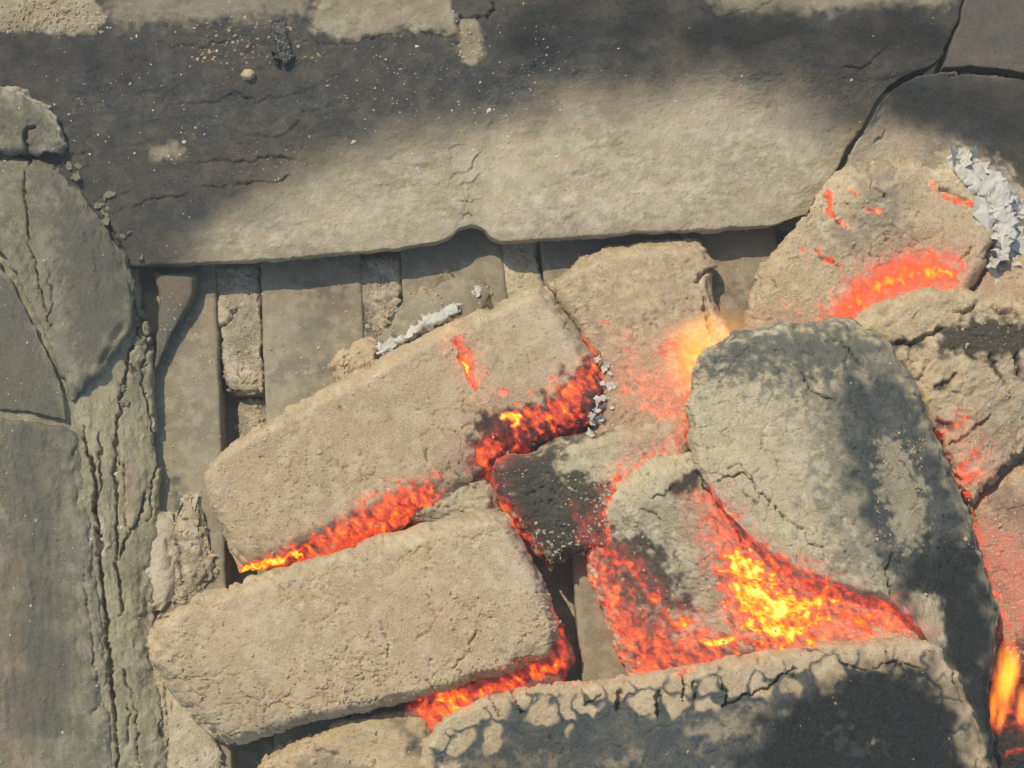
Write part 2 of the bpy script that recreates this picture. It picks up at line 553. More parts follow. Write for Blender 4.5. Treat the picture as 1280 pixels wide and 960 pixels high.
# ================================================================== the iron grate
grate = empty('fire_grate', 560, 420, 0)
tag(grate, 'iron fire grate of broad flat bars dusted with tan ash', 'grate')
bar_x = [((120, 150), (266, 292)), ((323, 345), (448, 478)), ((497, 530), (622, 694)), ((669, 741), (795, 885)),
         ((842, 940), (963, 1072)), ((1012, 1125), (1140, 1275))]
for i, ((lt, lb), (rt, rb)) in enumerate(bar_x):
    body('grate_bar', [(lt, 250), (rt, 250)], [(rt, 250), (rt + 0.4 * (rb - rt), 520), (rb, 1000)], [(lb, 1000), (rb, 1000)],
         [(lt, 250), (lt + 0.4 * (lb - lt), 520), (lb, 1000)], z=(-1.5,) * 4, H=1.6, R=(5, 5, 5, 5), zbot=-15, mat=M_IRON, parent=grate,
         lump=0.16, rough=0.35, pits=0.5, jag=0.8, inset=0.0, seed=i, flat=1.0, step=2.4, chip=0.12,
         masks=[('soot', 'line', [(rt - 70, 430), (rt - 30, 380)], 14, 40, 0.35), ('soot', 'area', [(lt, 250), (rt, 250), (rt, 320), (lt, 330)], 0, 30, 0.25),
                ('soot', 'line', [(220, 600), (225, 660)], 6, 24, 0.8), ('pale', 'line', [(lt + 30, 400), (lt + 25, 640)], 6, 50, 0.14), ('tint', 'line', [(lt + 60, 340), (rt - 20, 400)], 10, 60, 0.3, .8), ('soot', 'line', [(lt + 50, 360), (lt + 100, 366)], 3, 14, 0.5, 1.0), ('soot', 'line', [(lt + 20, 470), (lt + 90, 450)], 4, 22, 0.4, 1.0)])

# ================================================================== walls of the firebox
back = empty('back_wall', 600, 120, 10)
tag(back, 'sooty cracked clay wall across the top, tan burnt band above the grate', 'wall', None, 'thing')
clean = [(225, 360), (262, 296), (330, 252), (410, 214), (490, 180), (575, 158), (640, 136), (720, 118), (830, 106), (900, 92), (985, 118), (1030, 165), (1070, 190), (1020, 300), (600, 340)]
# a wall face, sooted all over, burnt clean along the foot
body('wall_block', [(-60, -60), (600, -60), (1208, -60)], [(1209, -60), (1202, 14), (1187, 50), (1176, 76), (1150, 88), (1128, 95), (1106, 112), (1088, 138), (1058, 188), (1036, 226), (1008, 268)],
     [(-60, 350), (60, 344), (178, 332), (350, 325), (490, 312), (540, 305), (562, 300), (572, 287), (590, 281), (604, 286), (614, 300), (630, 306), (700, 299), (800, 291), (900, 286), (972, 284), (1008, 268)],
     [(-60, -60), (-60, 350)], z=(38, 34, 15, 15), H=2, R=(12, 2, 3, 12), zbot=9, mat=M_WALL, parent=back, lump=0.75, rough=0.62, pits=0.35, jag=2.4, inset=0.02,
     streak=(-0.09, 60, 14, 0.10), flat=1.0, seed=1, cw=0.3, chip=0.2, terr=[(-0.09, 60, 22, 0.16, 4.0), (-0.2, 26, 12, 0.10, 3.0)],
     cracks=[([(380, 52), (440, 56), (478, 46), (490, 40), (560, 46), (573, 42)], 4.0, 1.76, -0.8), ([(573, 44), (575, 22), (612, 22), (615, -5)], 5.0, 1.93, 0.6),
             ([(870, 8), (905, 20), (940, 12), (975, -2)], 4, 1.65, -0.7), ([(240, 130), (268, 128), (292, 118), (322, 128), (358, 118)], 3, 0.88, 0.5),
             ([(300, 165), (345, 172), (372, 158), (376, 148)], 3, 0.83, 0.5), ([(238, 205), (290, 200), (345, 197), (370, 198)], 3.4, 1.10, 0.6),
             ([(250, 233), (290, 230), (348, 228), (368, 218)], 3.2, 0.99, 0.5), ([(195, 55), (250, 58), (300, 50)], 2.6, 0.77, 0.4),
             ([(165, 258), (195, 246), (235, 246)], 2.6, 0.88, 0.5), ([(128, 252), (140, 290), (156, 315), (165, 345)], 4, 1.38, 0.8), ([(85, 195), (110, 190)], 3, 1.10, 0.5),
             ([(558, 226), (575, 218), (592, 210), (600, 190)], 2.2, 0.61, 0.4), ([(570, 232), (590, 228), (604, 212)], 2.0, 0.55, 0.4), ([(568, 260), (580, 274), (592, 268)], 2.2, 0.66, 0.4),
             ([(574, 250), (586, 252), (606, 246)], 1.8, 0.44, 0.3), ([(566, 204), (562, 190), (580, 180)], 1.6, 0.44, 0.3), ([(1050, 86), (1078, 86), (1092, 74), (1108, 62)], 3, 0.83, 0.6), ([(1052, 128), (1068, 124), (1075, 116)], 3, 0.77, -0.6),
             ([(1094, 178), (1104, 164)], 2, 0.55), ([(340, 22), (352, 40), (345, 70)], 4, 1.10), ([(395, 15), (398, 2)], 4, 1.10)],
     masks=[('soot', 'area', [(-80, -80), (1260, -80), (1260, 360), (-80, 380)], 30, 5, 0.97), ('soot', 'area', clean, -4, 100, -0.98, 0.14, 26.0),
            ('soot', 'area', [(-80, -80), (115, -80), (128, 28), (95, 44), (40, 36), (-80, 46)], 0, 10, -0.85, 0.6, 8.0), ('soot', 'area', [(392, -20), (560, -20), (572, 40), (490, 38), (430, 48), (390, 36)], 0, 12, -0.72),
            ('soot', 'area', [(130, -40), (385, -40), (385, 18), (250, 26), (140, 30)], 0, 26, -0.5), ('soot', 'line', [(586, 36), (588, 66)], 14, 12, -0.8), ('soot', 'area', [(860, -40), (1190, -40), (1190, 6), (1000, 16), (900, 14)], 0, 18, -0.7),
            ('tint', 'line', [(620, 150), (760, 112), (900, 90), (1060, 120)], 10, 90, 0.20), ('tint', 'line', [(270, 236), (350, 226)], 8, 26, 0.3), ('tint', 'line', [(900, 60), (1090, 110)], 20, 120, 0.14),
            ('pale', 'line', [(640, 268), (700, 262), (800, 245), (860, 240)], 16, 56, 0.42), ('pale', 'line', [(570, 195), (640, 210)], 12, 36, 0.40), ('pale', 'line', [(310, 295), (500, 260)], 14, 60, 0.22), ('pale', 'line', [(860, 150), (980, 180)], 30, 80, 0.22),
            ('soot', 'line', [(196, 188), (222, 188)], 7, 14, -0.6), ('soot', 'line', [(706, 60), (716, 72)], 9, 16, 0.98), ('char', 'line', [(640, 50), (740, 34), (900, 44), (1160, 40)], 26, 80, 0.85, 0.3, 20.), ('char', 'line', [(-20, 72), (70, 74), (170, 84)], 16, 70, 0.45, 0.3, 20.), ('tint', 'area', [(760, 60), (1100, 60), (1090, 180), (1000, 120), (800, 110)], 0, 90, 0.3)])
body('wall_block', [(1091, 140), (1109, 114), (1130, 98), (1152, 91), (1180, 87), (1240, 88), (1330, 102)], [(1330, 108), (1330, 400)], [(1040, 300), (1180, 300), (1330, 400)], [(1092, 142), (1061, 192), (1040, 300)],
     z=(32, 31, 14, 14), H=2.5, R=(2, 8, 12, 2), zbot=6, mat=M_WALL, parent=back, lump=0.7, rough=0.6, pits=0.3, jag=2.4, inset=0.02, flat=1.0, streak=(0.2, 60, 12, 0.1), seed=2, cw=0.5, chip=0.3, terr=[(0.1, 60, 22, 0.14, 4.0)],
     cracks=[([(1180, 94), (1240, 88), (1290, 104)], 4, 3, 0.6), ([(1094, 180), (1108, 162)], 2.5, 1.2)],
     masks=[('soot', 'area', [(1060, 80), (1340, 80), (1340, 300), (1190, 175), (1110, 150)], 0, 50, 0.97, 0.2, 26.), ('char', 'line', [(1140, 125), (1300, 170)], 34, 90, 0.7, 0.2, 20.), ('tint', 'line', [(1100, 150), (1300, 180)], 40, 120, 0.28), ('soot', 'area', [(1190, 150), (1330, 150), (1330, 280), (1260, 230)], 10, 40, 0.9), ('soot', 'line', [(1196, 196), (1230, 206), (1262, 226), (1284, 262)], 8, 22, -0.8, 0.7), ('char', 'line', [(1196, 196), (1230, 206), (1262, 226), (1284, 262)], 8, 22, -0.9, 0.7), ('pale', 'line', [(1196, 196), (1230, 206), (1262, 226), (1284, 262)], 8, 22, 0.6, 0.7)])
body('wall_block', [(1213, -60), (1330, -60)], [(1330, -60), (1330, 96)], [(1180, 85), (1240, 86), (1290, 97), (1330, 100)], [(1212, -60), (1205, 14), (1190, 50), (1180, 85)],
     z=(35, 36, 31, 30), H=2.5, R=(9, 8, 2, 2), chip=0.2, zbot=6, mat=M_WALL, parent=back, lump=0.6, rough=0.5, pits=0.3, jag=2.4, inset=0.02, flat=1.0, seed=3,
     masks=[('soot', 'area', [(1150, -80), (1340, -80), (1340, 110), (1150, 110)], 10, 20, 0.86), ('tint', 'line', [(1200, 20), (1300, 60)], 40, 90, 0.3)])

side = empty('side_wall', 60, 600, 10)
tag(side, 'flaking grey clay wall along the left edge, split into layered slabs', 'wall', None, 'thing')
body('wall_core', [(-60, 150), (40, 180), (120, 250), (172, 334)], [(172, 334), (184, 420), (196, 560), (196, 680), (188, 760), (205, 880), (220, 1020)], [(-60, 1020), (100, 1020), (220, 1020)], [(-60, 150), (-60, 1020)],
     z=(28, 9, 0.5, 15), H=2.5, R=(14, 50, 12, 12), zbot=0, mat=M_CORE, parent=side, lump=1.2, rough=0.75, pits=0.4, jag=4, inset=0.02, flat=1.0, seed=4, streak=(1.5, 45, 9, 0.35), cw=0.42, terr=[(1.48, 90, 22, 0.30, 3.0), (1.5, 40, 10, 0.12, 3.0)],
     cracks=[([(176, 330), (186, 360), (184, 395), (165, 432), (153, 480), (147, 540), (145, 600), (147, 690), (152, 762), (150, 770)], 10, 3.5, 1.4), ([(172, 380), (182, 430), (178, 475), (190, 530), (198, 565), (192, 600), (186, 650)], 4, 2.5, 1.0),
             ([(104, 532), (116, 580), (120, 640), (128, 720), (134, 800), (143, 870), (150, 980)], 13, 5, 1.4), ([(124, 540), (126, 600), (118, 645), (128, 690)], 4, 3, 0.8), ([(150, 700), (162, 668), (178, 640), (180, 615)], 4.5, 3, 0.7),
             ([(204, 868), (212, 920), (208, 990)], 5, 4, 0.8), ([(152, 832), (168, 880), (178, 990)], 3.4, 2.5, 0.7), ([(160, 880), (162, 930)], 2.5, 2), ([(196, 840), (204, 890), (196, 920)], 3, 2), ([(150, 560), (160, 640), (158, 690)], 2.5, 1.6, .5)],
     masks=[('soot', 'line', [(110, 420), (150, 330), (170, 300)], 12, 40, 0.6), ('pale', 'line', [(124, 650), (126, 690)], 5, 8, 0.6), ('tint', 'line', [(160, 590), (168, 640)], 6, 20, 0.25)])
body('clay_slab', [(-60, 196), (36, 196), (74, 208), (112, 254), (148, 304)], [(148, 304), (170, 345), (168, 398), (138, 452), (91, 499)], [(-60, 262), (8, 322), (42, 392), (68, 452), (91, 499)], [(-60, 196), (-60, 262)],
     z=(31.5, 17.5, 17, 31), H=2.5, R=(8, 18, 5, 8), zbot=14, mat=M_SIDE, parent=side, lump=1.0, rough=0.6, pits=0.3, jag=3, inset=0.03, flat=0.6, seed=5, streak=(1.2, 50, 11, 0.2), cw=0.5, terr=[(1.35, 70, 20, 0.28, 3.5), (1.5, 24, 12, 0.16, 3.0)],
     cracks=[([(38, 190), (30, 230), (34, 300), (50, 360), (64, 410)], 5, 3, 1.4), ([(60, 330), (66, 380), (58, 400)], 2.5, 1.5, .5)],
     masks=[('soot', 'area', [(60, 215), (150, 300), (165, 380), (120, 450), (95, 440), (75, 330)], 0, 30, 0.8), ('pale', 'line', [(64, 350), (78, 440), (92, 490)], 9, 16, 0.10)])
body('clay_slab', [(-60, 268), (6, 330), (38, 398), (66, 458)], [(66, 458), (82, 498), (84, 528)], [(-60, 506), (36, 518), (84, 528)], [(-60, 268), (-60, 506)], z=(29, 19, 17, 26), H=2, R=(4, 4, 4, 4), zbot=14, mat=M_SIDE, parent=side,
     lump=0.7, rough=0.55, pits=0.2, jag=3, inset=0.03, flat=0.8, seed=6, streak=(1.5, 50, 11, 0.2), terr=[(1.5, 60, 20, 0.2, 3.0)], masks=[('soot', 'area', [(-80, 320), (20, 350), (60, 460), (80, 530), (-80, 520)], 0, 16, 0.7), ('tint', 'line', [(20, 440), (60, 480)], 4, 30, 0.06)])
body('clay_slab', [(-60, 96), (10, 103), (44, 116), (70, 145), (80, 168)], [(80, 168), (84, 180), (78, 192)], [(-60, 190), (30, 186), (56, 196), (78, 192)], [(-60, 96), (-60, 190)], z=(36, 28, 26, 36), H=4, R=(14, 12, 9, 8), zbot=22, mat=M_SIDE, parent=side, terr=[(0.8, 30, 16, 0.4, 3.0)],
     lump=1.5, rough=1.2, pits=0.8, jag=5, inset=0.03, seed=7, cracks=[([(36, 192), (30, 170), (44, 156)], 5, 3, 1.0)], masks=[('soot', 'line', [(0, 150), (40, 150), (30, 190)], 16, 30, 0.6), ('pale', 'line', [(-5, 106), (40, 118), (72, 150), (82, 176)], 6, 14, 0.55, .7), ('pale', 'line', [(30, 196), (40, 190), (60, 190)], 4, 8, 0.4)])
body('clay_slab', [(-60, 514), (30, 526), (98, 538)], [(98, 538), (108, 620), (122, 720), (132, 850), (146, 1020)], [(-60, 1020), (146, 1020)], [(-60, 514), (-60, 1020)], z=(26, 14, 7, 19.5), H=2.5, R=(4, 24, 8, 8), zbot=8, mat=M_SIDE, parent=side,
     lump=1.1, rough=0.7, pits=0.3, jag=3, inset=0.03, flat=0.5, seed=8, streak=(1.52, 45, 9, 0.3), cw=0.6, terr=[(1.5, 110, 22, 0.22, 3.0), (1.5, 40, 9, 0.08, 3.0)],
     cracks=[([(104, 700), (112, 780), (124, 860)], 2.5, 1.5, .5), ([(112, 892), (122, 882)], 3, 1.5)],
     masks=[('soot', 'line', [(30, 560), (48, 700), (62, 900)], 24, 60, 0.75, 0.4, 16.), ('soot', 'area', [(-60, 520), (90, 540), (80, 600), (-60, 600)], 0, 50, 0.4), ('pale', 'line', [(108, 560), (118, 700), (128, 840), (138, 960)], 5, 16, 0.3), ('tint', 'line', [(10, 700), (20, 960)], 20, 70, 0.22), ('pale', 'line', [(96, 640), (112, 760), (124, 900)], 8, 30, 0.16)])
body('clay_slab', [(192, 336), (220, 338), (248, 338)], [(248, 338), (243, 372), (222, 408), (204, 440)], [(190, 470), (198, 462), (204, 440)], [(192, 336), (200, 370), (192, 415), (190, 470)], z=(7, 6, 1, 3), H=4, R=(6, 7, 5, 6), zbot=0.5, mat=M_SIDE, parent=side,
     lump=0.6, rough=0.5, pits=0.2, jag=2.5, inset=0.0, seed=9, masks=[('soot', 'area', [(185, 330), (260, 330), (250, 400), (190, 480)], 4, 10, 0.5), ('tint', 'line', [(210, 350), (225, 370)], 14, 30, 0.35)])
body('clay_slab', [(168, 650), (190, 636), (214, 640)], [(214, 640), (221, 690), (216, 752)], [(176, 768), (196, 772), (216, 752)], [(168, 650), (164, 700), (176, 768)], z=(4, 2, 0.5, 3), H=3, R=(18, 18, 14, 16), zbot=0, mat=M_ASH2, terr=[(1.4, 40, 14, 0.2, 3.0)], parent=side,
     lump=1.0, rough=0.6, pits=0.3, jag=4, seed=10, masks=[('pale', 'area', [(166, 650), (214, 650), (216, 760), (176, 765)], -4, 30, 0.55)])

# ================================================================== rubble and ash on the grate
def lump(name, label, cat, px, **kw):
    """a small loose lump given by eight rim points, clockwise from its upper left"""
    a, b, c, d, e, f, g, h = px
    o = body(name, [a, b, c], [c, d, e], [g, f, e], [a, h, g], **kw)
    return tag(o, label, cat, kw.get('group'))


lump('ash_clump', 'gritty ash clump filling the gap beside the second bar of the grate', 'ash', [(262, 332), (295, 330), (326, 332), (330, 410), (330, 488), (304, 491), (284, 490), (272, 410)],
     z=(-5, -5, -6, -6), H=3, R=(8, 6, 6, 8), zbot=-24, mat=M_RUBBLE, lump=1.3, rough=1.8, jag=2, seed=11, inset=0, cracks=[([(270, 410), (288, 400), (296, 385)], 4, 3, 1.0)],
     masks=[('char', 'area', [(282, 400), (300, 392), (322, 400), (318, 446), (288, 450)], 0, 10, 0.22), ('pale', 'line', [(285, 470), (310, 465)], 6, 14, 0.4)])
lump('ash_clump', 'small ash clump low in the grate gap above the long upper briquette', 'ash', [(298, 500), (316, 498), (334, 500), (336, 530), (334, 560), (316, 562), (298, 560), (296, 530)],
     z=(-16,) * 4, H=3, R=(6,) * 4, zbot=-24, mat=M_RUBBLE, lump=1.2, rough=1.8, jag=2, seed=12, inset=0)
lump('ash_clump', 'coarse ash packed in the narrow gap right of the broad bar', 'ash', [(444, 322), (472, 322), (500, 322), (502, 390), (504, 440), (470, 446), (446, 440), (446, 390)],
     z=(-4,) * 4, H=3, R=(6,) * 4, zbot=-24, mat=M_RUBBLE, lump=1.3, rough=2.0, jag=2, seed=13, inset=0, masks=[('char', 'line', [(452, 395), (460, 420)], 8, 12, 0.6), ('soot', 'line', [(478, 375), (494, 372)], 4, 8, 0.5)])
lump('ash_clump', 'pale ash packed in the gap behind the upper end of the long briquette', 'ash', [(618, 300), (645, 300), (672, 300), (674, 340), (690, 390), (660, 392), (632, 390), (622, 340)],
     z=(-4,) * 4, H=3, R=(6,) * 4, zbot=-24, mat=M_ASH2, lump=1.2, rough=1.6, jag=2, seed=14, inset=0, masks=[('pale', 'line', [(635, 330), (640, 350)], 10, 14, 0.35)])
lump('ash_mound', 'smooth tan ash mound on the grate bar behind the long briquette', 'ash', [(478, 404), (520, 362), (556, 338), (610, 352), (622, 392), (570, 420), (500, 440), (470, 430)],
     z=(0.2,) * 4, H=4.5, R=(60, 60, 30, 60), zbot=-0.5, mat=M_IRON, lump=0.6, rough=0.7, jag=3, seed=15, inset=0, pits=0.2, masks=[('tint', 'line', [(560, 380), (600, 390)], 8, 30, 0.15)])
lump('ash_lump', 'crumbly tan lump against the back edge of the long briquette', 'ash', [(420, 440), (440, 428), (466, 420), (482, 440), (470, 462), (445, 482), (418, 490), (412, 465)],
     z=(3,) * 4, H=9, R=(12,) * 4, zbot=0, mat=M_ASH, lump=1.8, rough=1.8, jag=5, seed=16)
lump('ash_lump', 'gritty lump on the bar between the left wall and the briquettes', 'ash', [(216, 640), (230, 616), (250, 612), (262, 650), (272, 715), (250, 752), (216, 756), (206, 700)],
     z=(0.4,) * 4, H=5, R=(30, 26, 30, 26), zbot=-0.5, mat=M_RUBBLE, lump=1.8, rough=2.4, jag=4, seed=17, cracks=[([(220, 665), (224, 720), (218, 745)], 4, 3)], masks=[('soot', 'line', [(222, 670), (224, 720)], 3, 6, 0.6)])
lump('ash_lump', 'low ash spill at the foot of the left wall under the lower briquette', 'ash', [(176, 800), (200, 790), (230, 840), (262, 900), (282, 950), (262, 1000), (214, 1010), (196, 900)],
     z=(1.0, 1.0, 0.5, 1), H=4, R=(14,) * 4, zbot=-0.5, mat=M_ASH2, lump=0.9, rough=0.8, jag=4, seed=18, cracks=[([(200, 850), (210, 900), (206, 950)], 3, 2)])
lump('ash_mound', 'broad ash heap at the bottom edge in front of the lower briquette', 'ash', [(318, 960), (372, 915), (440, 896), (516, 880), (560, 905), (560, 1010), (310, 1015), (296, 985)],
     z=(2, 6, 6, 2), H=11, R=(26, 30, 20, 30), zbot=-0.5, mat=M_ASH, lump=1.3, rough=1.4, jag=4, seed=19, masks=[('char', 'line', [(396, 938), (420, 940)], 3, 7, 0.8), ('soot', 'line', [(520, 930), (545, 950)], 12, 26, 0.75), ('soot', 'line', [(380, 958), (450, 962)], 8, 26, 0.5), ('char', 'line', [(500, 905), (520, 925)], 6, 18, 0.5)])
lump('ash_lump', 'tan lump wedged between the two left briquettes', 'ash', [(516, 622), (540, 600), (580, 578), (618, 606), (630, 648), (580, 656), (524, 660), (508, 646)],
     z=(7,) * 4, H=9, R=(22, 20, 16, 20), zbot=0, mat=M_ASH2, lump=1.8, rough=2.4, net=[(18, 1.6, 1.2, -0.3)], jag=4, seed=20, masks=[('char', 'line', [(524, 648), (560, 640)], 4, 14, 0.7), ('glow', 'line', [(626, 600), (640, 660)], 5, 10, 0.35), ('char', 'line', [(614, 590), (634, 640)], 5, 12, 0.8)])

# ================================================================== briquettes, from the lowest up
body('briquette', [(683, 352), (700, 338), (744, 312), (800, 304), (872, 300)], [(872, 300), (893, 335), (886, 352), (893, 378), (912, 410), (938, 440), (930, 520)], [(738, 560), (800, 560), (870, 556), (930, 520)], [(683, 352), (702, 394), (728, 428), (748, 460), (738, 560)],
     z=(6, 6, 10, 8), H=10, R=(16, 10, 20, 16), zbot=0, mat=M_ASH, lump=1.3, rough=1.5, jag=4, seed=21, pits=1.4,
     cracks=[([(866, 352), (882, 340), (896, 342)], 5, 4, 1.0), ([(880, 372), (886, 400), (892, 418)], 4, 3)],
     masks=[('soot', 'line', [(690, 400), (740, 380), (850, 400), (840, 360)], 20, 60, 0.28, 0.6), ('tint', 'area', [(720, 430), (860, 420), (870, 560), (740, 560)], 0, 60, 0.55),
            ('glow', 'line', [(880, 430), (850, 440), (868, 470)], 22, 70, 0.58, 0.15), ('brk', 'line', [(880, 430), (850, 440), (860, 470)], 40, 30, 0.9), ('glow', 'line', [(785, 424), (790, 450), (782, 476)], 2.5, 9, 0.5), ('glow', 'line', [(785, 490), (800, 472), (812, 470)], 4, 12, 0.5),
            ('glow', 'area', [(778, 470), (850, 450), (880, 520), (862, 545), (800, 515)], 0, 26, 0.34), ('glow', 'line', [(862, 490), (858, 550)], 7, 14, 0.58), ('glow', 'line', [(757, 402), (766, 406)], 3, 8, 0.42),
            ('pale', 'line', [(848, 494), (864, 488)], 3, 5, 0.5), ('glow', 'line', [(726, 424), (742, 448)], 3, 6, 0.45)])
tag(bpy.data.objects['briquette'], 'porous tan briquette under the wall, orange glow at its lower right', 'briquette', 'burning briquettes on the grate')


def last(label, group='burning briquettes on the grate', cat='briquette'):
    global _o
    return tag(_o, label, cat, group)


_o = body('briquette', [(596, 576), (640, 566), (700, 546), (762, 536), (866, 516)], [(866, 516), (876, 560), (836, 606), (790, 650), (778, 690)], [(688, 712), (704, 704), (716, 690), (744, 694), (778, 690)], [(596, 576), (616, 610), (640, 650), (664, 690), (688, 712)],
          z=(9, 12, 6, 6), H=15, R=(22, 22, 16, 18), zbot=0, mat=M_ASH2, lump=1.5, rough=1.9, jag=5, seed=22, pits=1.6,
          masks=[('char', 'area', [(590, 580), (640, 560), (716, 556), (700, 590), (730, 590), (770, 612), (780, 700), (690, 720), (640, 650)], 0, 26, 0.88, 0.6), ('char', 'line', [(680, 555), (760, 536)], 4, 14, 0.8),
                 ('soot', 'line', [(640, 620), (680, 680)], 20, 50, 0.5), ('pale', 'line', [(690, 708), (706, 702), (716, 692)], 4, 5, 0.8), ('pale', 'line', [(630, 600), (650, 625)], 8, 14, 0.25, 0.9),
                 ('tint', 'line', [(800, 560), (850, 540)], 26, 50, 0.5), ('glow', 'line', [(868, 520), (850, 548), (815, 570), (790, 585)], 9, 30, 0.42), ('glow', 'line', [(772, 600), (764, 630), (760, 670), (762, 690)], 6, 14, 0.62), ('glow', 'line', [(760, 620), (768, 596), (790, 590)], 6, 16, 0.4),
                 ('glow', 'line', [(600, 582), (624, 620), (648, 660), (664, 700)], 5, 14, 0.44), ('glow', 'area', [(710, 620), (740, 640), (760, 690), (720, 690)], -3, 20, 0.26), ('glow', 'line', [(612, 584), (650, 560)], 6, 14, 0.4)])
last('black cindery briquette in the middle with a ragged pale lower tip')

_o = body('briquette', [(750, 642), (764, 612), (800, 578), (845, 560), (900, 570)], [(900, 570), (960, 640), (1060, 712), (1140, 745), (1190, 810)], [(792, 866), (880, 862), (1000, 856), (1190, 830)], [(750, 642), (731, 672), (738, 730), (762, 800), (792, 866)],
          z=(12, 26, 16, 3), H=9, R=(30, 14, 14, 20), zbot=0, mat=M_ASH2, streak=(1.0, 22, 5, 0.5), lump=1.4, rough=1.5, jag=4, seed=23, hump=[(815, 612, 60, 4), (900, 780, 60, -4)],
          cracks=[([(870, 588), (905, 640), (935, 690)], 5, 4, 1.5), ([(812, 622), (830, 620), (846, 608)], 3, 2), ([(800, 636), (818, 642), (826, 650)], 3, 1.6)],
          masks=[('char', 'area', [(838, 606), (872, 584), (878, 596), (860, 614), (836, 618)], 0, 8, 0.9), ('soot', 'line', [(800, 640), (850, 615)], 5, 16, 0.3), ('char', 'area', [(735, 668), (800, 668), (840, 700), (860, 760), (830, 780), (780, 740), (740, 700)], 0, 26, 0.85, 0.6),
                 ('char', 'area', [(740, 700), (790, 720), (850, 800), (980, 800), (960, 850), (800, 850)], 0, 22, 0.75, 0.6), ('tint', 'area', [(850, 620), (900, 610), (1120, 740), (1180, 800), (900, 760)], 0, 40, 0.65),
                 ('glow', 'area', [(731, 676), (748, 690), (800, 750), (840, 790), (850, 840), (790, 860), (762, 800), (740, 740)], -2, 20, 0.50, 0.5, 3.0), ('glow', 'line', [(740, 680), (790, 710), (820, 750), (846, 786)], 5, 14, 0.57),
                 ('char', 'line', [(790, 750), (820, 790)], 8, 14, 0.7), ('glow', 'line', [(780, 745), (812, 788)], 7, 14, -0.55), ('glow', 'area', [(846, 780), (900, 790), (930, 808), (880, 850), (842, 846)], 0, 16, 0.46), ('glow', 'line', [(850, 780), (870, 776)], 5, 10, 0.74),
                 ('glow', 'area', [(872, 624), (886, 616), (960, 690), (1040, 728), (1130, 752), (1150, 790), (1100, 806), (960, 830), (900, 790), (890, 700)], 0, 30, 0.47, 0.5), ('glow', 'area', [(902, 690), (930, 690), (990, 742), (1040, 746), (1032, 776), (990, 812), (945, 806), (918, 750)], -4, 30, 0.90, 0.9, 3.0),
                 ('glow', 'line', [(928, 702), (944, 730), (968, 764), (982, 790)], 12, 22, 1.12, 0.5), ('glow', 'line', [(925, 715), (935, 750)], 12, 18, 0.92, 0.6), ('glow', 'line', [(880, 802), (910, 802)], 5, 8, 0.98), ('glow', 'line', [(1000, 762), (1030, 748)], 6, 10, 0.86, .6), ('glow', 'line', [(1060, 770), (1090, 775)], 9, 30, 0.70),
                 ('glow', 'line', [(882, 600), (930, 668)], 3, 8, -0.7)])
last('shattered briquette in the middle, split open to a yellow-hot core')

_o = body('ember_lump', [(496, 884), (560, 856), (640, 826), (706, 780)], [(706, 780), (716, 820), (704, 868)], [(520, 934), (600, 900), (704, 868)], [(496, 884), (492, 902), (520, 934)], z=(7, 8, 4, 4), H=7, R=(14,) * 4, zbot=0, mat=M_ASH2, lump=1.5, rough=1.8, jag=5, seed=24,
          masks=[('char', 'area', [(480, 860), (720, 770), (720, 880), (500, 940)], 5, 10, 0.75), ('glow', 'area', [(524, 872), (560, 862), (600, 866), (570, 900), (540, 925), (526, 900)], 2, 14, 0.62), ('glow', 'line', [(534, 876), (572, 872)], 5, 12, 0.80), ('glow', 'line', [(600, 866), (650, 850), (700, 830)], 7, 14, 0.64), ('glow', 'line', [(700, 790), (706, 820)], 6, 12, 0.42),
                 ('glow', 'line', [(500, 888), (520, 880)], 6, 12, 0.30)])
last('red-orange ember lump squeezed between lower briquette and sooty front briquette', None, 'ember')

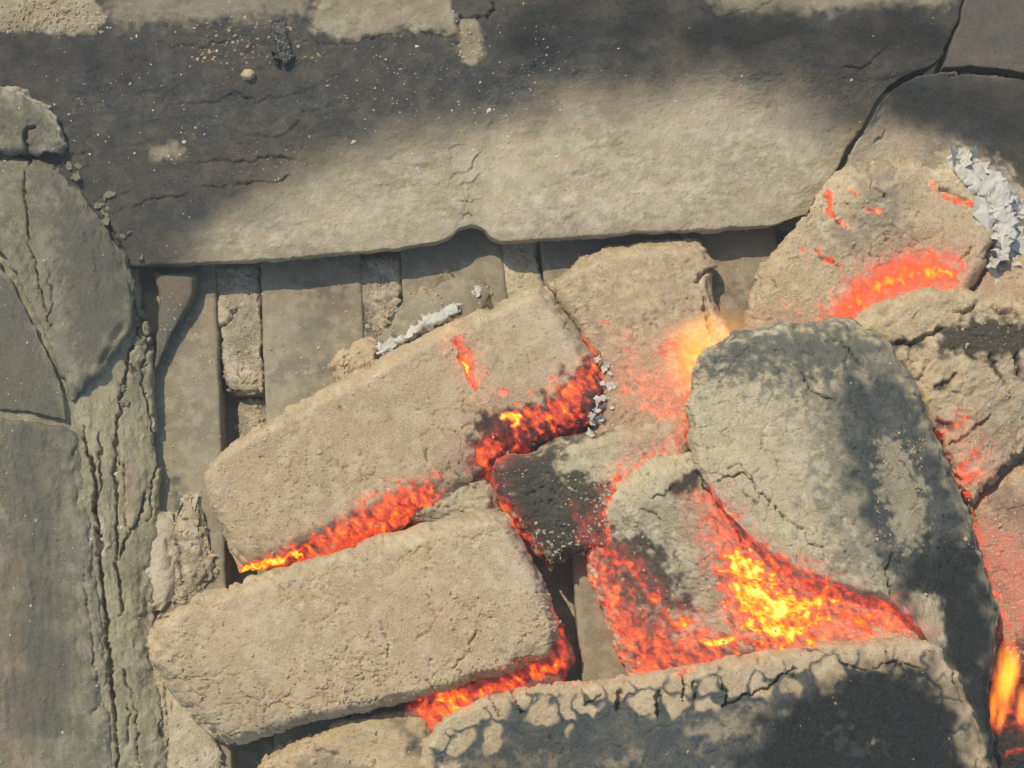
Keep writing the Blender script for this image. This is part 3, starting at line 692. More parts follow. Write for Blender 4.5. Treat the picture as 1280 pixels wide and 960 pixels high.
_o = body('briquette', [(1012, 262), (1030, 226), (1060, 190), (1110, 184), (1160, 194), (1192, 192)], [(1192, 192), (1226, 236), (1252, 286), (1238, 330), (1214, 362), (1230, 410)], [(922, 425), (1000, 425), (1060, 415), (1130, 410), (1230, 410)], [(1012, 262), (966, 316), (940, 354), (922, 425)],
          z=(14, 18, 14, 8), H=14, R=(36, 16, 16, 26), zbot=0, mat=M_ASH, lump=1.9, rough=1.4, jag=5, seed=25, hump=[(1085, 235, 34, 4), (1120, 330, 50, -5)], net=[(40, 2.2, 1.2, 0.0)],
          cracks=[([(1085, 200), (1090, 230), (1110, 250)], 3, 2), ([(1175, 232), (1200, 248), (1226, 258)], 4, 2.5), ([(1200, 330), (1214, 308)], 3, 2), ([(1030, 240), (1042, 268), (1052, 282)], 4, 2.5), ([(1018, 315), (1034, 326), (1052, 332)], 4, 2.5)],
          masks=[('soot', 'line', [(1080, 200), (1110, 260), (1060, 300)], 16, 40, 0.35, 0.7), ('glow', 'area', [(1036, 400), (1046, 376), (1080, 344), (1120, 326), (1160, 318), (1192, 326), (1190, 360), (1150, 360), (1090, 380), (1060, 404)], 2, 72, 0.80, 0.08),
                 ('glow', 'line', [(1070, 376), (1090, 362), (1140, 342), (1190, 342)], 10, 34, 0.88, 0.3), ('glow', 'line', [(1160, 340), (1176, 336), (1192, 342)], 5, 9, 0.94), ('tint', 'area', [(1030, 410), (1060, 340), (1130, 296), (1230, 300), (1220, 360)], 4, 40, 0.45), ('tint', 'line', [(940, 400), (1040, 400)], 16, 60, 0.5),
                 ('glow', 'line', [(1164, 230), (1190, 250), (1226, 258)], 3.4, 7, 0.60, 0.5), ('glow', 'line', [(1040, 240), (1035, 262), (1056, 280)], 3.4, 7, 0.58, 0.6), ('glow', 'line', [(1062, 232), (1070, 244)], 3, 6, 0.55), ('glow', 'line', [(1084, 262), (1098, 264)], 3.4, 7, 0.52), ('glow', 'line', [(1016, 312), (1034, 326), (1052, 330)], 3.4, 7, 0.58, 0.6),
                 ('glow', 'line', [(1002, 312), (1010, 332)], 2.5, 6, 0.5), ('glow', 'line', [(1196, 214), (1206, 222)], 3, 6, 0.4), ('glow', 'line', [(984, 380), (1020, 396)], 3, 8, 0.36, 0.7), ('pale', 'line', [(1060, 192), (1030, 228), (1016, 258)], 4, 8, 0.3), ('pale', 'line', [(1190, 200), (1222, 240), (1244, 280), (1236, 326)], 8, 26, 0.6, 0.8), ('brk', 'area', [(1036, 400), (1080, 344), (1170, 316), (1214, 322), (1206, 360), (1090, 380)], 14, 40, 0.72)])
last('glowing briquette at upper right beside white ash flakes')

_o = body('briquette', [(1226, 350), (1240, 326), (1270, 306), (1330, 296)], [(1330, 296), (1330, 420)], [(1210, 420), (1270, 420), (1330, 420)], [(1226, 350), (1212, 372), (1210, 420)], z=(16, 18, 14, 12), H=8, R=(18, 14, 10, 18), zbot=0, mat=M_PINK, lump=0.8, rough=0.5, jag=4, seed=26, pits=0.2,
          masks=[('pale', 'line', [(1280, 330), (1260, 360)], 10, 60, 0.18), ('glow', 'line', [(1222, 344), (1236, 326)], 3, 6, 0.36)])
last('smooth tan briquette at the right edge below white ash flakes')

_o = body('briquette', [(1206, 640), (1240, 606), (1290, 560), (1330, 540)], [(1330, 540), (1330, 860)], [(1262, 850), (1290, 860), (1330, 860)], [(1206, 640), (1222, 700), (1240, 770), (1262, 850)], z=(10, 14, 2, 2), H=10, R=(16, 14, 20, 16), zbot=0, mat=M_PINK, lump=1.4, rough=0.9, jag=4, seed=27,
          net=[(34, 2.0, 1.0, -0.1)], masks=[('tint', 'area', [(1200, 640), (1290, 620), (1340, 860), (1250, 850)], 0, 30, 0.75), ('glow', 'line', [(1216, 650), (1236, 720), (1262, 790)], 4, 16, 0.46), ('glow', 'area', [(1215, 640), (1250, 650), (1300, 700), (1300, 810), (1262, 800)], 0, 40, 0.26, 0.2), ('brk', 'area', [(1215, 640), (1250, 650), (1300, 700), (1300, 810), (1262, 800)], 0, 40, 0.7), ('pale', 'line', [(1238, 610), (1246, 600)], 5, 7, 0.9), ('soot', 'line', [(1250, 625), (1290, 640)], 14, 24, 0.4), ('char', 'area', [(1240, 800), (1340, 790), (1340, 870), (1250, 870)], 0, 24, 0.75)])
last('pinkish baked briquette at the right edge below the fissured one')

_o = body('dark_backing', [(1228, 852), (1260, 838), (1330, 836)], [(1330, 836), (1330, 1030)], [(1222, 1030), (1330, 1030)], [(1228, 852), (1224, 940), (1222, 1030)], z=(1, 1, 1, 1), H=5, R=(16,) * 4, zbot=0, mat=M_ASH2, lump=1.8, rough=2.0, jag=4, seed=29, net=[(24, 2, 1.4, -0.5)],  # added lump, blackened so the gap behind the flame looks dark
          masks=[('char', 'area', [(1200, 800), (1350, 800), (1350, 1050), (1200, 1050)], 5, 10, 0.97), ('glow', 'line', [(1244, 900), (1262, 890), (1280, 900)], 6, 16, 0.5), ('glow', 'line', [(1262, 940), (1290, 930)], 4, 12, 0.34)])
last('added black lump standing in for the dark gap behind the bottom right flame', None, 'dark_backing')

_o = body('briquette', [(1050, 408), (1096, 378), (1148, 360), (1180, 352), (1216, 364), (1270, 374), (1330, 376)], [(1330, 376), (1330, 540)], [(1212, 640), (1236, 606), (1280, 566), (1330, 540)], [(1050, 408), (1110, 440), (1160, 530), (1212, 640)],
          z=(22, 24, 16, 16), H=10, R=(30, 14, 12, 20), zbot=4, mat=M_ASH, lump=1.5, rough=1.1, jag=5, seed=28, net=[(40, 1.6, 1.2, -0.4)], streak=(-0.7, 40, 8, 0.35), terr=[(-0.7, 40, 14, 0.3, 3.0)], cw=0.75,
          cracks=[([(1116, 428), (1140, 432), (1156, 420), (1180, 410)], 8, 5), ([(1196, 388), (1212, 390), (1222, 380)], 6, 4), ([(1240, 385), (1256, 394), (1270, 390)], 7, 4), ([(1238, 440), (1248, 468), (1256, 470)], 5, 3), ([(1272, 440), (1272, 470)], 7, 4), ([(1136, 440), (1140, 460), (1142, 480), (1166, 448)], 3, 2.5),
                  ([(1170, 486), (1186, 474), (1198, 466)], 6, 3), ([(1166, 530), (1190, 528)], 6, 4), ([(1180, 560), (1210, 545), (1240, 520)], 4, 2.5), ([(1214, 546), (1226, 534), (1240, 520)], 3, 2), ([(1216, 632), (1238, 604), (1262, 580), (1290, 556)], 6, 5)],
          masks=[('char', 'area', [(1176, 408), (1216, 398), (1300, 402), (1300, 440), (1240, 446), (1172, 442)], 0, 16, 0.88, 0.5), ('char', 'line', [(1116, 430), (1150, 430)], 5, 9, 0.8), ('char', 'line', [(1172, 484), (1190, 472)], 4, 7, 0.8), ('char', 'line', [(1238, 446), (1252, 470)], 4, 8, 0.8), ('char', 'line', [(1272, 446), (1272, 470)], 5, 8, 0.8),
                 ('soot', 'area', [(1200, 500), (1300, 470), (1300, 540), (1220, 570)], 0, 40, 0.25), ('char', 'line', [(1172, 532), (1190, 530)], 7, 10, 0.85), ('glow', 'line', [(1174, 542), (1200, 532), (1206, 520)], 3.5, 9, 0.5), ('glow', 'line', [(1200, 588), (1220, 566)], 6, 14, 0.6), ('glow', 'line', [(1205, 600), (1222, 590)], 5, 10, 0.56), ('glow', 'line', [(1205, 616), (1212, 618)], 3, 8, 0.55),
                 ('tint', 'area', [(1180, 540), (1290, 540), (1240, 620), (1205, 640)], 0, 40, 0.4), ('glow', 'line', [(1216, 630), (1238, 604), (1262, 580)], 2, 5, 0.3)])
last('fissured tan briquette at the right edge with a black patch')

_o = body('briquette', [(258, 584), (280, 560), (340, 522), (420, 477), (500, 436), (560, 402), (640, 366), (680, 354)], [(680, 354), (700, 380), (718, 408), (742, 444), (754, 474), (748, 534)], [(300, 714), (380, 706), (470, 682), (545, 634), (600, 604), (640, 574), (700, 552), (748, 534)], [(258, 584), (253, 606), (268, 650), (300, 714)],
          z=(15, 16, 8, 6), H=15, R=(18, 18, 46, 22), zbot=0.2, mat=M_ASH, lump=0.9, rough=0.62, pits=0.6, jag=4, seed=30, flat=0.6, net=[(30, 1.1, 1.1, 0.0)],
          cracks=[([(568, 425), (578, 450), (588, 480), (600, 495)], 3, 2), ([(532, 560), (534, 576)], 3, 2), ([(424, 505), (430, 516)], 3, 2)],
          masks=[('tint', 'line', [(300, 580), (420, 540), (600, 450)], 40, 120, 0.10), ('pale', 'line', [(640, 380), (700, 420), (724, 440)], 18, 40, 0.25), ('pale', 'line', [(464, 476), (476, 468)], 2, 4, 0.6),
                 ('char', 'area', [(586, 560), (598, 518), (640, 512), (690, 490), (730, 446), (756, 466), (756, 545), (640, 580), (604, 604)], 0, 18, 0.92, 0.6), ('glow', 'area', [(680, 505), (732, 450), (752, 452), (746, 490), (720, 530), (660, 536), (640, 520)], 0, 24, 0.52, 0.7, 3.0), ('glow', 'line', [(660, 522), (700, 512), (735, 470)], 5, 18, 0.57, 0.6),
                 ('glow', 'line', [(632, 520), (650, 522), (644, 532)], 4.5, 6, 1.02, 0.3), ('glow', 'line', [(744, 462), (738, 470)], 5, 8, 0.74), ('glow', 'line', [(645, 530), (646, 560)], 5, 10, 0.52), ('glow', 'area', [(594, 560), (620, 542), (630, 560), (610, 590), (594, 582)], 0, 12, 0.50, 0.6), ('glow', 'line', [(598, 580), (610, 582)], 5, 8, 0.6),
                 ('char', 'area', [(296, 716), (440, 640), (520, 604), (548, 600), (500, 660), (400, 700)], 2, 12, 0.6), ('glow', 'area', [(298, 716), (360, 688), (440, 640), (500, 606), (546, 598), (540, 640), (470, 690), (390, 712)], 0, 20, 0.54, 0.6, 2.5), ('glow', 'line', [(306, 712), (340, 703), (376, 692)], 6, 8, 1.0, 0.4), ('glow', 'line', [(430, 660), (520, 612)], 6, 18, 0.54),
                 ('glow', 'area', [(562, 424), (574, 420), (592, 450), (602, 490), (586, 470)], 2, 10, 0.52, 0.3), ('glow', 'line', [(578, 454), (584, 464)], 3.0, 5, 1.0, 0.2), ('glow', 'line', [(588, 474), (594, 488)], 2.5, 6, 0.6), ('glow', 'line', [(586, 460), (604, 458), (606, 470)], 1.8, 4, 0.45), ('glow', 'line', [(620, 486), (632, 490)], 3, 6, 0.50),
                 ('glow', 'line', [(424, 508), (430, 516)], 1.2, 4, 0.34), ('glow', 'line', [(336, 590), (338, 600)], 0.8, 4, 0.26), ('tint', 'area', [(540, 590), (600, 560), (640, 520), (740, 440), (700, 480), (600, 500)], 6, 30, 0.35), ('glow', 'line', [(686, 498), (692, 474)], 3, 8, 0.45), ('glow', 'line', [(722, 410), (742, 442)], 2, 5, 0.36)])
last('long tan briquette at upper left, its front edge glowing red')

_o = body('briquette', [(196, 772), (230, 750), (290, 728), (400, 692), (500, 662), (580, 638), (628, 634)], [(628, 634), (648, 664), (672, 706), (692, 752), (704, 798), (688, 824)], [(276, 932), (310, 930), (370, 908), (440, 893), (520, 876), (600, 852), (688, 824)], [(196, 772), (182, 800), (192, 836), (226, 884), (276, 932)],
          z=(15, 18, 14, 8), H=16, R=(26, 16, 18, 40), zbot=0.2, mat=M_ASH, lump=0.9, rough=0.66, pits=0.7, jag=4, seed=31, net=[(34, 1.2, 1.3, -0.15), (17, 1.0, 0.9, 0.0)],
          cracks=[([(474, 780), (486, 810), (484, 822)], 2.5, 2), ([(585, 804), (600, 792)], 3, 2), ([(520, 800), (540, 790), (545, 770)], 2, 1.6), ([(560, 840), (580, 822), (590, 806)], 2.2, 1.6), ([(258, 925), (300, 934), (345, 922)], 3, 2)],
          masks=[('pale', 'line', [(620, 640), (500, 672), (400, 700)], 10, 30, 0.18), ('soot', 'line', [(540, 650), (600, 642)], 6, 20, 0.25), ('char', 'line', [(640, 820), (660, 812)], 8, 22, 0.55, 0.7), ('glow', 'line', [(620, 838), (680, 822)], 3, 14, 0.35), ('glow', 'line', [(640, 650), (668, 695)], 2.5, 7, 0.5), ('glow', 'line', [(694, 750), (704, 800)], 4, 7, 0.42),
                 ('soot', 'line', [(330, 900), (280, 920)], 6, 20, 0.3), ('pale', 'line', [(274, 911), (278, 911)], 3.4, 3, 0.95, 0.2), ('pale', 'line', [(478, 886), (486, 890)], 6, 8, 0.4), ('tint', 'line', [(450, 740), (560, 780)], 30, 90, 0.20), ('tint', 'line', [(300, 880), (480, 870)], 20, 60, 0.12), ('soot', 'area', [(180, 820), (300, 830), (380, 905), (270, 940)], 0, 70, 0.16), ('soot', 'line', [(300, 740), (460, 690)], 6, 40, 0.14), ('pale', 'line', [(600, 660), (660, 740)], 20, 60, 0.2), ('char', 'line', [(500, 892), (520, 884)], 5, 12, 0.5), ('glow', 'line', [(498, 894), (520, 886)], 2, 10, 0.3),
                 ('tint', 'line', [(640, 700), (690, 800)], 10, 40, 0.12)])
last('large rounded tan briquette at lower left with fine cracks')

_o = body('briquette', [(866, 462), (880, 434), (916, 412), (970, 404), (1030, 398), (1078, 402), (1112, 428)], [(1112, 428), (1148, 488), (1174, 555), (1204, 630), (1226, 692), (1249, 755), (1250, 800), (1238, 850), (1240, 910), (1256, 1010)], [(892, 622), (930, 668), (985, 708), (1050, 736), (1112, 750), (1150, 790), (1190, 850), (1216, 930), (1256, 1010)], [(866, 462), (858, 500), (860, 550), (870, 588), (892, 622)],
          z=(32, 32, 18, 32), H=12, R=(26, 18, 14, 18), zbot=12, mat=M_ASH2, lump=1.0, rough=0.6, jag=5, seed=32, chip=0.6, flat=0.3, net=[(46, 1.2, 0.9, -0.6), (20, 1.0, 0.5, -0.3)], streak=(1.1, 50, 12, 0.25), terr=[(1.0, 46, 22, 0.2, 3.0)], cw=0.5,
          cracks=[([(898, 600), (930, 590), (960, 625), (985, 650), (1005, 665)], 3.4, 2.6, 0.6), ([(910, 585), (925, 580), (945, 600)], 2.2, 1.6), ([(1000, 465), (1015, 490), (1040, 500)], 3.4, 2.4, .5), ([(930, 612), (945, 630), (952, 618)], 3.5, 2), ([(1000, 660), (1030, 690), (1034, 700)], 2.4, 1.8), ([(1112, 748), (1106, 720), (1114, 690)], 3, 2.5), ([(1055, 430), (1070, 452), (1082, 462)], 4, 2, 1.2), ([(1136, 490), (1160, 500)], 3, 2, .6), ([(1248, 760), (1244, 780)], 3.5, 3), ([(1200, 590), (1214, 592)], 3, 2)],
          masks=[('soot', 'area', [(866, 450), (900, 414), (1060, 402), (1120, 440), (1090, 470), (1020, 480), (940, 470), (880, 470)], 0, 50, 0.82, 0.5), ('soot', 'line', [(970, 470), (1030, 500), (1046, 560), (1040, 610), (1076, 700)], 20, 54, 0.55, 0.7),
                 ('soot', 'area', [(1030, 486), (1100, 446), (1140, 470), (1182, 570), (1225, 690), (1248, 770), (1255, 1000), (1180, 830), (1110, 720), (1062, 620)], 0, 52, 0.98, 0.25, 8.), ('char', 'line', [(1080, 500), (1090, 580), (1120, 680), (1170, 740)], 10, 50, 0.35, .4, 8.), ('char', 'line', [(1160, 560), (1190, 650)], 8, 40, 0.4, .4, 8.),
                 ('char', 'area', [(1150, 650), (1220, 690), (1246, 780), (1260, 1000), (1180, 840), (1130, 740)], 0, 50, 0.9, 0.3, 8.), ('soot', 'area', [(1098, 556), (1118, 546), (1150, 610), (1160, 670), (1130, 690), (1108, 640)], 2, 14, -0.62, 0.9, 3.), ('char', 'area', [(1098, 556), (1118, 546), (1150, 610), (1160, 670), (1130, 690), (1108, 640)], 2, 14, -0.7, 0.9, 3.), ('soot', 'line', [(1232, 700), (1248, 780)], 5, 10, -0.7), ('soot', 'line', [(1192, 590), (1216, 650)], 4, 10, -0.6),
                 ('char', 'area', [(1142, 742), (1172, 752), (1180, 800), (1150, 790)], 4, 14, -0.9), ('soot', 'area', [(1142, 742), (1172, 752), (1180, 800), (1150, 790)], 4, 14, -0.9), ('pale', 'line', [(1060, 425), (1080, 460), (1070, 470)], 4, 8, 0.4), ('pale', 'line', [(940, 500), (985, 530), (1000, 580), (1030, 600)], 6, 18, 0.3, 0.7),
                 ('tint', 'line', [(900, 625), (960, 686), (1080, 740)], 8, 24, 0.55), ('glow', 'line', [(886, 614), (930, 666), (985, 708), (1050, 736)], 5, 14, 0.48, .7), ('glow', 'line', [(1120, 752), (1150, 790)], 5, 16, 0.40), ('tint', 'line', [(1130, 750), (1160, 790)], 10, 20, 0.5)])
last('big grey briquette leaning on the right with a black charred side')

_o = body('briquette', [(546, 904), (570, 884), (610, 868), (690, 852), (760, 848), (850, 836), (950, 812), (1060, 800), (1130, 792), (1172, 800)], [(1172, 800), (1200, 836), (1226, 890), (1244, 950), (1262, 1060)], [(506, 1060), (700, 1064), (1000, 1064), (1262, 1060)], [(546, 904), (528, 936), (514, 990), (506, 1060)],
          z=(25, 31, 20, 18), H=9, R=(20, 18, 50, 22), zbot=3, mat=M_ASH, lump=0.9, rough=0.6, jag=4, jagcell=16, seed=33, flat=0.4, chip=0.25,
          cracks=[([(612, 868), (622, 890), (628, 896)], 3, 2.5), ([(640, 860), (644, 884), (660, 892)], 3, 2.5), ([(728, 862), (732, 880), (752, 868)], 3, 2.5), ([(852, 842), (856, 858), (850, 876)], 6, 4), ([(778, 858), (772, 890)], 9, 4), ([(822, 864), (824, 900)], 7, 4), ([(868, 850), (874, 878)], 6, 3), ([(900, 848), (910, 866), (906, 884), (930, 872), (960, 860), (990, 838)], 5, 3.5), ([(946, 812), (950, 830)], 4, 3), ([(990, 830), (996, 850)], 6, 3),
                  ([(1050, 830), (1080, 838), (1120, 830), (1160, 838)], 4, 2.6), ([(1108, 800), (1112, 826)], 2.5, 2), ([(1180, 806), (1194, 850), (1210, 890)], 5, 3)],
          charnet=(38, [(500, 960), (546, 904), (610, 868), (690, 852), (760, 848), (850, 836), (950, 812), (1060, 800), (1130, 792), (1172, 800), (1204, 850), (1240, 940)], 15, 76, 1.8, 35, 0.96),
          masks=[('char', 'area', [(960, 900), (1000, 872), (1060, 846), (1150, 836), (1196, 880), (1260, 1080), (900, 1080)], 4, 54, 1.0, 0.3, 9.), ('char', 'line', [(1060, 850), (1150, 840)], 8, 20, 0.9), ('char', 'line', [(600, 960), (700, 930)], 20, 60, 0.3),
                 ('char', 'line', [(1040, 884), (1060, 900), (1050, 930), (1090, 940)], 3, 20, -0.5, .9), ('soot', 'area', [(880, 896), (950, 880), (975, 892), (930, 926), (880, 930), (850, 912)], -6, 26, -0.5, .6), ('soot', 'line', [(690, 950), (620, 960), (560, 955)], 4, 24, -0.4, .7), ('soot', 'line', [(790, 945), (760, 965)], 6, 24, -0.4, .7),
                 ('glow', 'line', [(560, 892), (610, 867), (690, 851), (760, 847), (850, 836), (950, 812), (1060, 800), (1130, 792)], 2.0, 9, 0.30, .7), ('glow', 'line', [(848, 846), (856, 842)], 4, 8, 0.5), ('tint', 'line', [(600, 872), (760, 850), (950, 818), (1140, 796)], 5, 20, 0.35)])
last('sooty briquette along the bottom edge with cracked ash rim')

# ================================================================== loose ash
ALL_TOPS = np.concatenate([t for v in TOPS.values() for t in v])
TPX, TPY = project(ALL_TOPS)


def surface_z(px, py, r=4.0):
    m = (np.abs(TPX - px) < r) & (np.abs(TPY - py) < r)
    return ALL_TOPS[m, 2].max() / MM if m.any() else 0.0


rs = np.random.RandomState(11)


def flake(parent, px, py, size, rot, tilt, curl, mat, asp=0.7, lift=1.0, thick=0.16, name='ash_flake'):
    """a curled flake of ash: a small irregular plate with thickness"""
    n = 10
    z = surface_z(px, py) + lift
    c = unproject(px, py, z)
    rad = size * 0.35 * MM
    ang = np.linspace(0, 2 * math.pi, n, endpoint=False)
    rr = 0.5 + 0.8 * rs.rand(n)
    pts = [(0, 0)]
    for f in (0.55, 1.0):
        pts += [(f * r * math.cos(a), f * r * math.sin(a) * asp) for a, r in zip(ang, rr)]
    P = np.array(pts) * rad
    zc = curl * (P[:, 0] ** 2) / rad + 0.07 * rad * rs.normal(size=len(P))
    up = np.stack([P[:, 0], P[:, 1], zc], -1)
    dn = up - np.array([0, 0, thick * MM])
    V = np.concatenate([up, dn])
    m = len(P)
    F = []
    for k in range(n):
        a, b = 1 + k, 1 + (k + 1) % n
        F.append((0, a, b)); F.append((m, m + b, m + a))
        F.append((a, a + n, b + n, b)); F.append((m + a, m + b, m + b + n, m + a + n))
        F.append((a + n, m + a + n, m + b + n, b + n))
    M = Matrix.Rotation(rot, 3, 'Z') @ Matrix.Rotation(tilt, 3, 'Y')
    V = V @ np.array(M).T + c
    me = bpy.data.meshes.new(name)
    me.from_pydata(V.tolist(), [], F)
    me.shade_flat()
    return link(name, me, mat, parent)


def flakes(name, label, path, count, smin, smax, spread, mat=M_WHITE, lift=(0.3, 2.5), asp=(0.45, 0.9), tl=0.5):
    P = polyline(smooth_line(path), rs.rand(count))
    t = empty(name, P[:, 0].mean(), P[:, 1].mean(), surface_z(P[:, 0].mean(), P[:, 1].mean()))
    tag(t, label, 'ash')
    for x, y in P:
        x += rs.normal() * spread; y += rs.normal() * spread
        flake(t, x, y, smin + (smax - smin) * rs.rand() ** 1.6, rs.rand() * 6.28, rs.normal() * tl, rs.normal() * 0.8, mat,
              asp[0] + (asp[1] - asp[0]) * rs.rand(), lift[0] + (lift[1] - lift[0]) * rs.rand())
    return t


def ash_ridge(label, top, bottom, z0, H_, seed):
    o = body('white_ash', top, [top[-1], bottom[-1]], bottom, [top[0], bottom[0]], z=(z0,) * 4, H=H_, R=(7, 4, 7, 4), zbot=z0 - 6, mat=M_WHITE, lump=1.0, rough=0.9, pits=0.5, jag=6, jagcell=11, seed=seed, net=[(14, 1.2, 0.7, -0.5)], terr=[(0.6, 16, 10, 0.35, 3.0)], step=1.2)
    return tag(o, label, 'ash')


ash_ridge('powdery white ash ridge behind the long briquette', [(470, 436), (500, 418), (532, 396), (562, 380), (576, 380)], [(474, 446), (504, 432), (534, 414), (564, 396), (578, 386)], 17, 3, 41)
ash_ridge('powdery white ash bank at the right edge against the dark wall', [(1192, 194), (1226, 204), (1256, 214), (1278, 262), (1262, 330)], [(1200, 226), (1216, 240), (1238, 270), (1250, 300), (1240, 336)], 27, 3, 42)
flakes('flaky_ash', 'curled white ash flakes heaped beside the glowing upper right briquette', [(1200, 205), (1222, 222), (1240, 245), (1252, 270), (1268, 290), (1258, 312), (1240, 332)], 34, 9, 26, 9, lift=(0.2, 1.2), tl=0.2)
flakes('flaky_ash', 'white ash flakes trailing to the right edge under the dark wall', [(1246, 240), (1268, 262), (1286, 285)], 12, 8, 18, 6, tl=0.15, lift=(0.1, 0.8))
flakes('flaky_ash', 'white ash crust along the back edge of the long briquette', [(474, 436), (500, 424), (530, 404), (560, 388), (574, 382)], 14, 5, 13, 3, tl=0.25, lift=(0.1, 0.8))
flakes('flaky_ash', 'crumbs of white ash on the charred end of the long briquette', [(752, 455), (764, 470), (762, 490), (750, 515), (740, 538)], 34, 3, 8, 5, lift=(0.1, 0.6), tl=0.25)
flakes('flaky_ash', 'small white ash crumb at the back edge of the long briquette', [(594, 366), (600, 362)], 3, 6, 11, 2, lift=(0.1, 0.8))

M_TAR = burnt('black_tar', (0.02, 0.022, 0.022), (0.03, 0.033, 0.032), (0.05, 0.052, 0.05), rough=0.32, speck=0.6)
_z = surface_z(350, 55)
_o = lump('tar_drip', 'glossy black tar drip on the sooty back wall beside the pebble', 'tar', [(328, 18), (340, 12), (354, 20), (364, 44), (366, 72), (356, 86), (345, 80), (336, 50)],
          z=(_z - 0.4,) * 4, H=1.6, R=(9,) * 4, zbot=_z - 3, mat=M_TAR, lump=0.8, rough=2.4, jag=5, jagcell=11, seed=51, step=1.2)
# chips of clay broken off along the corner where the two walls meet, and down the foot of the left wall
for path, cnt, s0, s1, spr in (([(84, 196), (112, 232), (140, 268), (160, 300), (176, 334)], 14, 4, 9, 5), ([(180, 345), (176, 400), (160, 450), (150, 520)], 8, 3, 8, 6)):
    P = polyline(smooth_line(path), rs.rand(cnt))
    for x, y in P:
        flake(side, x + rs.normal() * spr, y + rs.normal() * spr, s0 + (s1 - s0) * rs.rand() ** 2, rs.rand() * 6.28, rs.normal() * 0.25, rs.normal() * 0.3, M_SIDE, 0.5 + 0.4 * rs.rand(), 0.2 + 0.5 * rs.rand(), 1.2, 'clay_chip')

_o = lump('pebble', 'small tan pebble stuck on the sooty back wall', 'pebble', [(302, 88), (308, 85), (316, 86), (320, 91), (318, 97), (311, 101), (304, 100), (300, 94)],
          z=(surface_z(310, 93) - 0.2,) * 4, H=3, R=(6,) * 4, zbot=surface_z(310, 93) - 2, mat=M_ASH, lump=0.3, rough=0.6, pits=0, jag=1, step=1.2)


def crumbs(name, label, sets, mat):
    """loose grains scattered on the tops of bodies, one joined mesh"""
    ico = [(0, 0, 1), (0, 0, -1), (1, 0, 0), (-1, 0, 0), (0, 1, 0), (0, -1, 0)]
    tri = np.array([(0, 2, 4), (0, 4, 3), (0, 3, 5), (0, 5, 2), (1, 4, 2), (1, 3, 4), (1, 5, 3), (1, 2, 5)])
    VV = []; FF = []; k = 0
    for pts, count, smin, smax, flat, box in sets:
        X, Y = project(pts)
        x0, y0, x1, y1 = box
        ok = np.where((X > x0) & (X < x1) & (Y > y0) & (Y < y1))[0]
        if not len(ok):
            continue
        clus = fbm(pts[ok] / MM / 26.0 + 5, 2) + 0.35 * rs.normal(size=len(ok))
        ok = ok[np.argsort(-clus)[:max(count * 3, len(ok) // 2)]]
        for q in rs.choice(ok, count):
            sz = (smin + (smax - smin) * rs.rand() ** 3) * 0.35 * MM * 0.5
            v = np.array(ico) * (1 + 0.35 * rs.normal(size=(6, 1))) * sz * np.array([1 + 0.6 * rs.rand(), 0.7 + 0.5 * rs.rand(), flat])
            a = rs.rand() * 6.28
            R_ = np.array([[math.cos(a), -math.sin(a), 0], [math.sin(a), math.cos(a), 0], [0, 0, 1]])
            VV.append(v @ R_.T + pts[q] + np.array([0, 0, sz * flat * 0.3])); FF.append(tri + 6 * k); k += 1
    me = bpy.data.meshes.new(name)
    me.from_pydata(np.concatenate(VV).tolist(), [], np.concatenate(FF).tolist())
    me.shade_flat()
    o = link(name, me, mat)
    return tag(o, label, 'ash', None, 'stuff')


full = (0, 0, 1280, 960)
crumbs('ash_flecks', 'tiny white ash flecks sprinkled over the sooty back wall', [(TOPS['wall_block'][0], 120, 1.0, 5.0, 0.4, (60, 0, 700, 210)), (TOPS['wall_block'][0], 620, 0.7, 2.4, 0.5, (40, 20, 720, 230)), (TOPS['wall_block'][0], 160, 0.8, 2.6, 0.4, full), (TOPS['wall_core'][0], 90, 1.2, 4, 0.5, full)] +
       [(t, 30, 1.0, 3, 0.5, full) for t in TOPS['clay_slab']], M_WHITE)
crumbs('ash_crumbs', 'loose tan ash grains lying on the briquettes and the grate', [(t, 70 if q_ in (1, 9, 10) else 330, 1.2, 4.5, 0.6, full) for q_, t in enumerate(TOPS['briquette'])] + [(t, 140, 1.5, 8, 0.7, full) for n in ('ash_clump', 'ash_lump', 'ash_mound') for t in TOPS[n]] +
       [(t, 170, 1.2, 5, 0.6, (150, 320, 1000, 620)) for t in TOPS['grate_bar']] + [(TOPS['wall_block'][0], 420, 1.5, 6, 0.7, (0, 0, 128, 40)), (TOPS['wall_block'][0], 60, 1.5, 5, 0.7, (574, 34, 604, 74)), (TOPS['wall_block'][0], 120, 1.5, 5, 0.7, (240, 20, 400, 80)), (TOPS['briquette'][8], 380, 1.5, 6, 0.7, (560, 740, 706, 860)), (TOPS['briquette'][8], 260, 1.5, 6, 0.7, (360, 820, 560, 900)), (TOPS['briquette'][8], 160, 1.5, 7, 0.7, (180, 790, 260, 910)), (TOPS['briquette'][9], 260, 0.8, 3, 0.7, (1096, 550, 1156, 684)), (TOPS['briquette'][7], 200, 1.5, 5, 0.6, (250, 560, 420, 700))], M_ASH)
for t in (TOPS['briquette'][1],):
    crumbs('cinder_grains', 'pale grains strewn over the black cindery briquette in the middle', [(t, 520, 1.0, 4.6, 0.6, (600, 560, 790, 712))], M_ASH2)

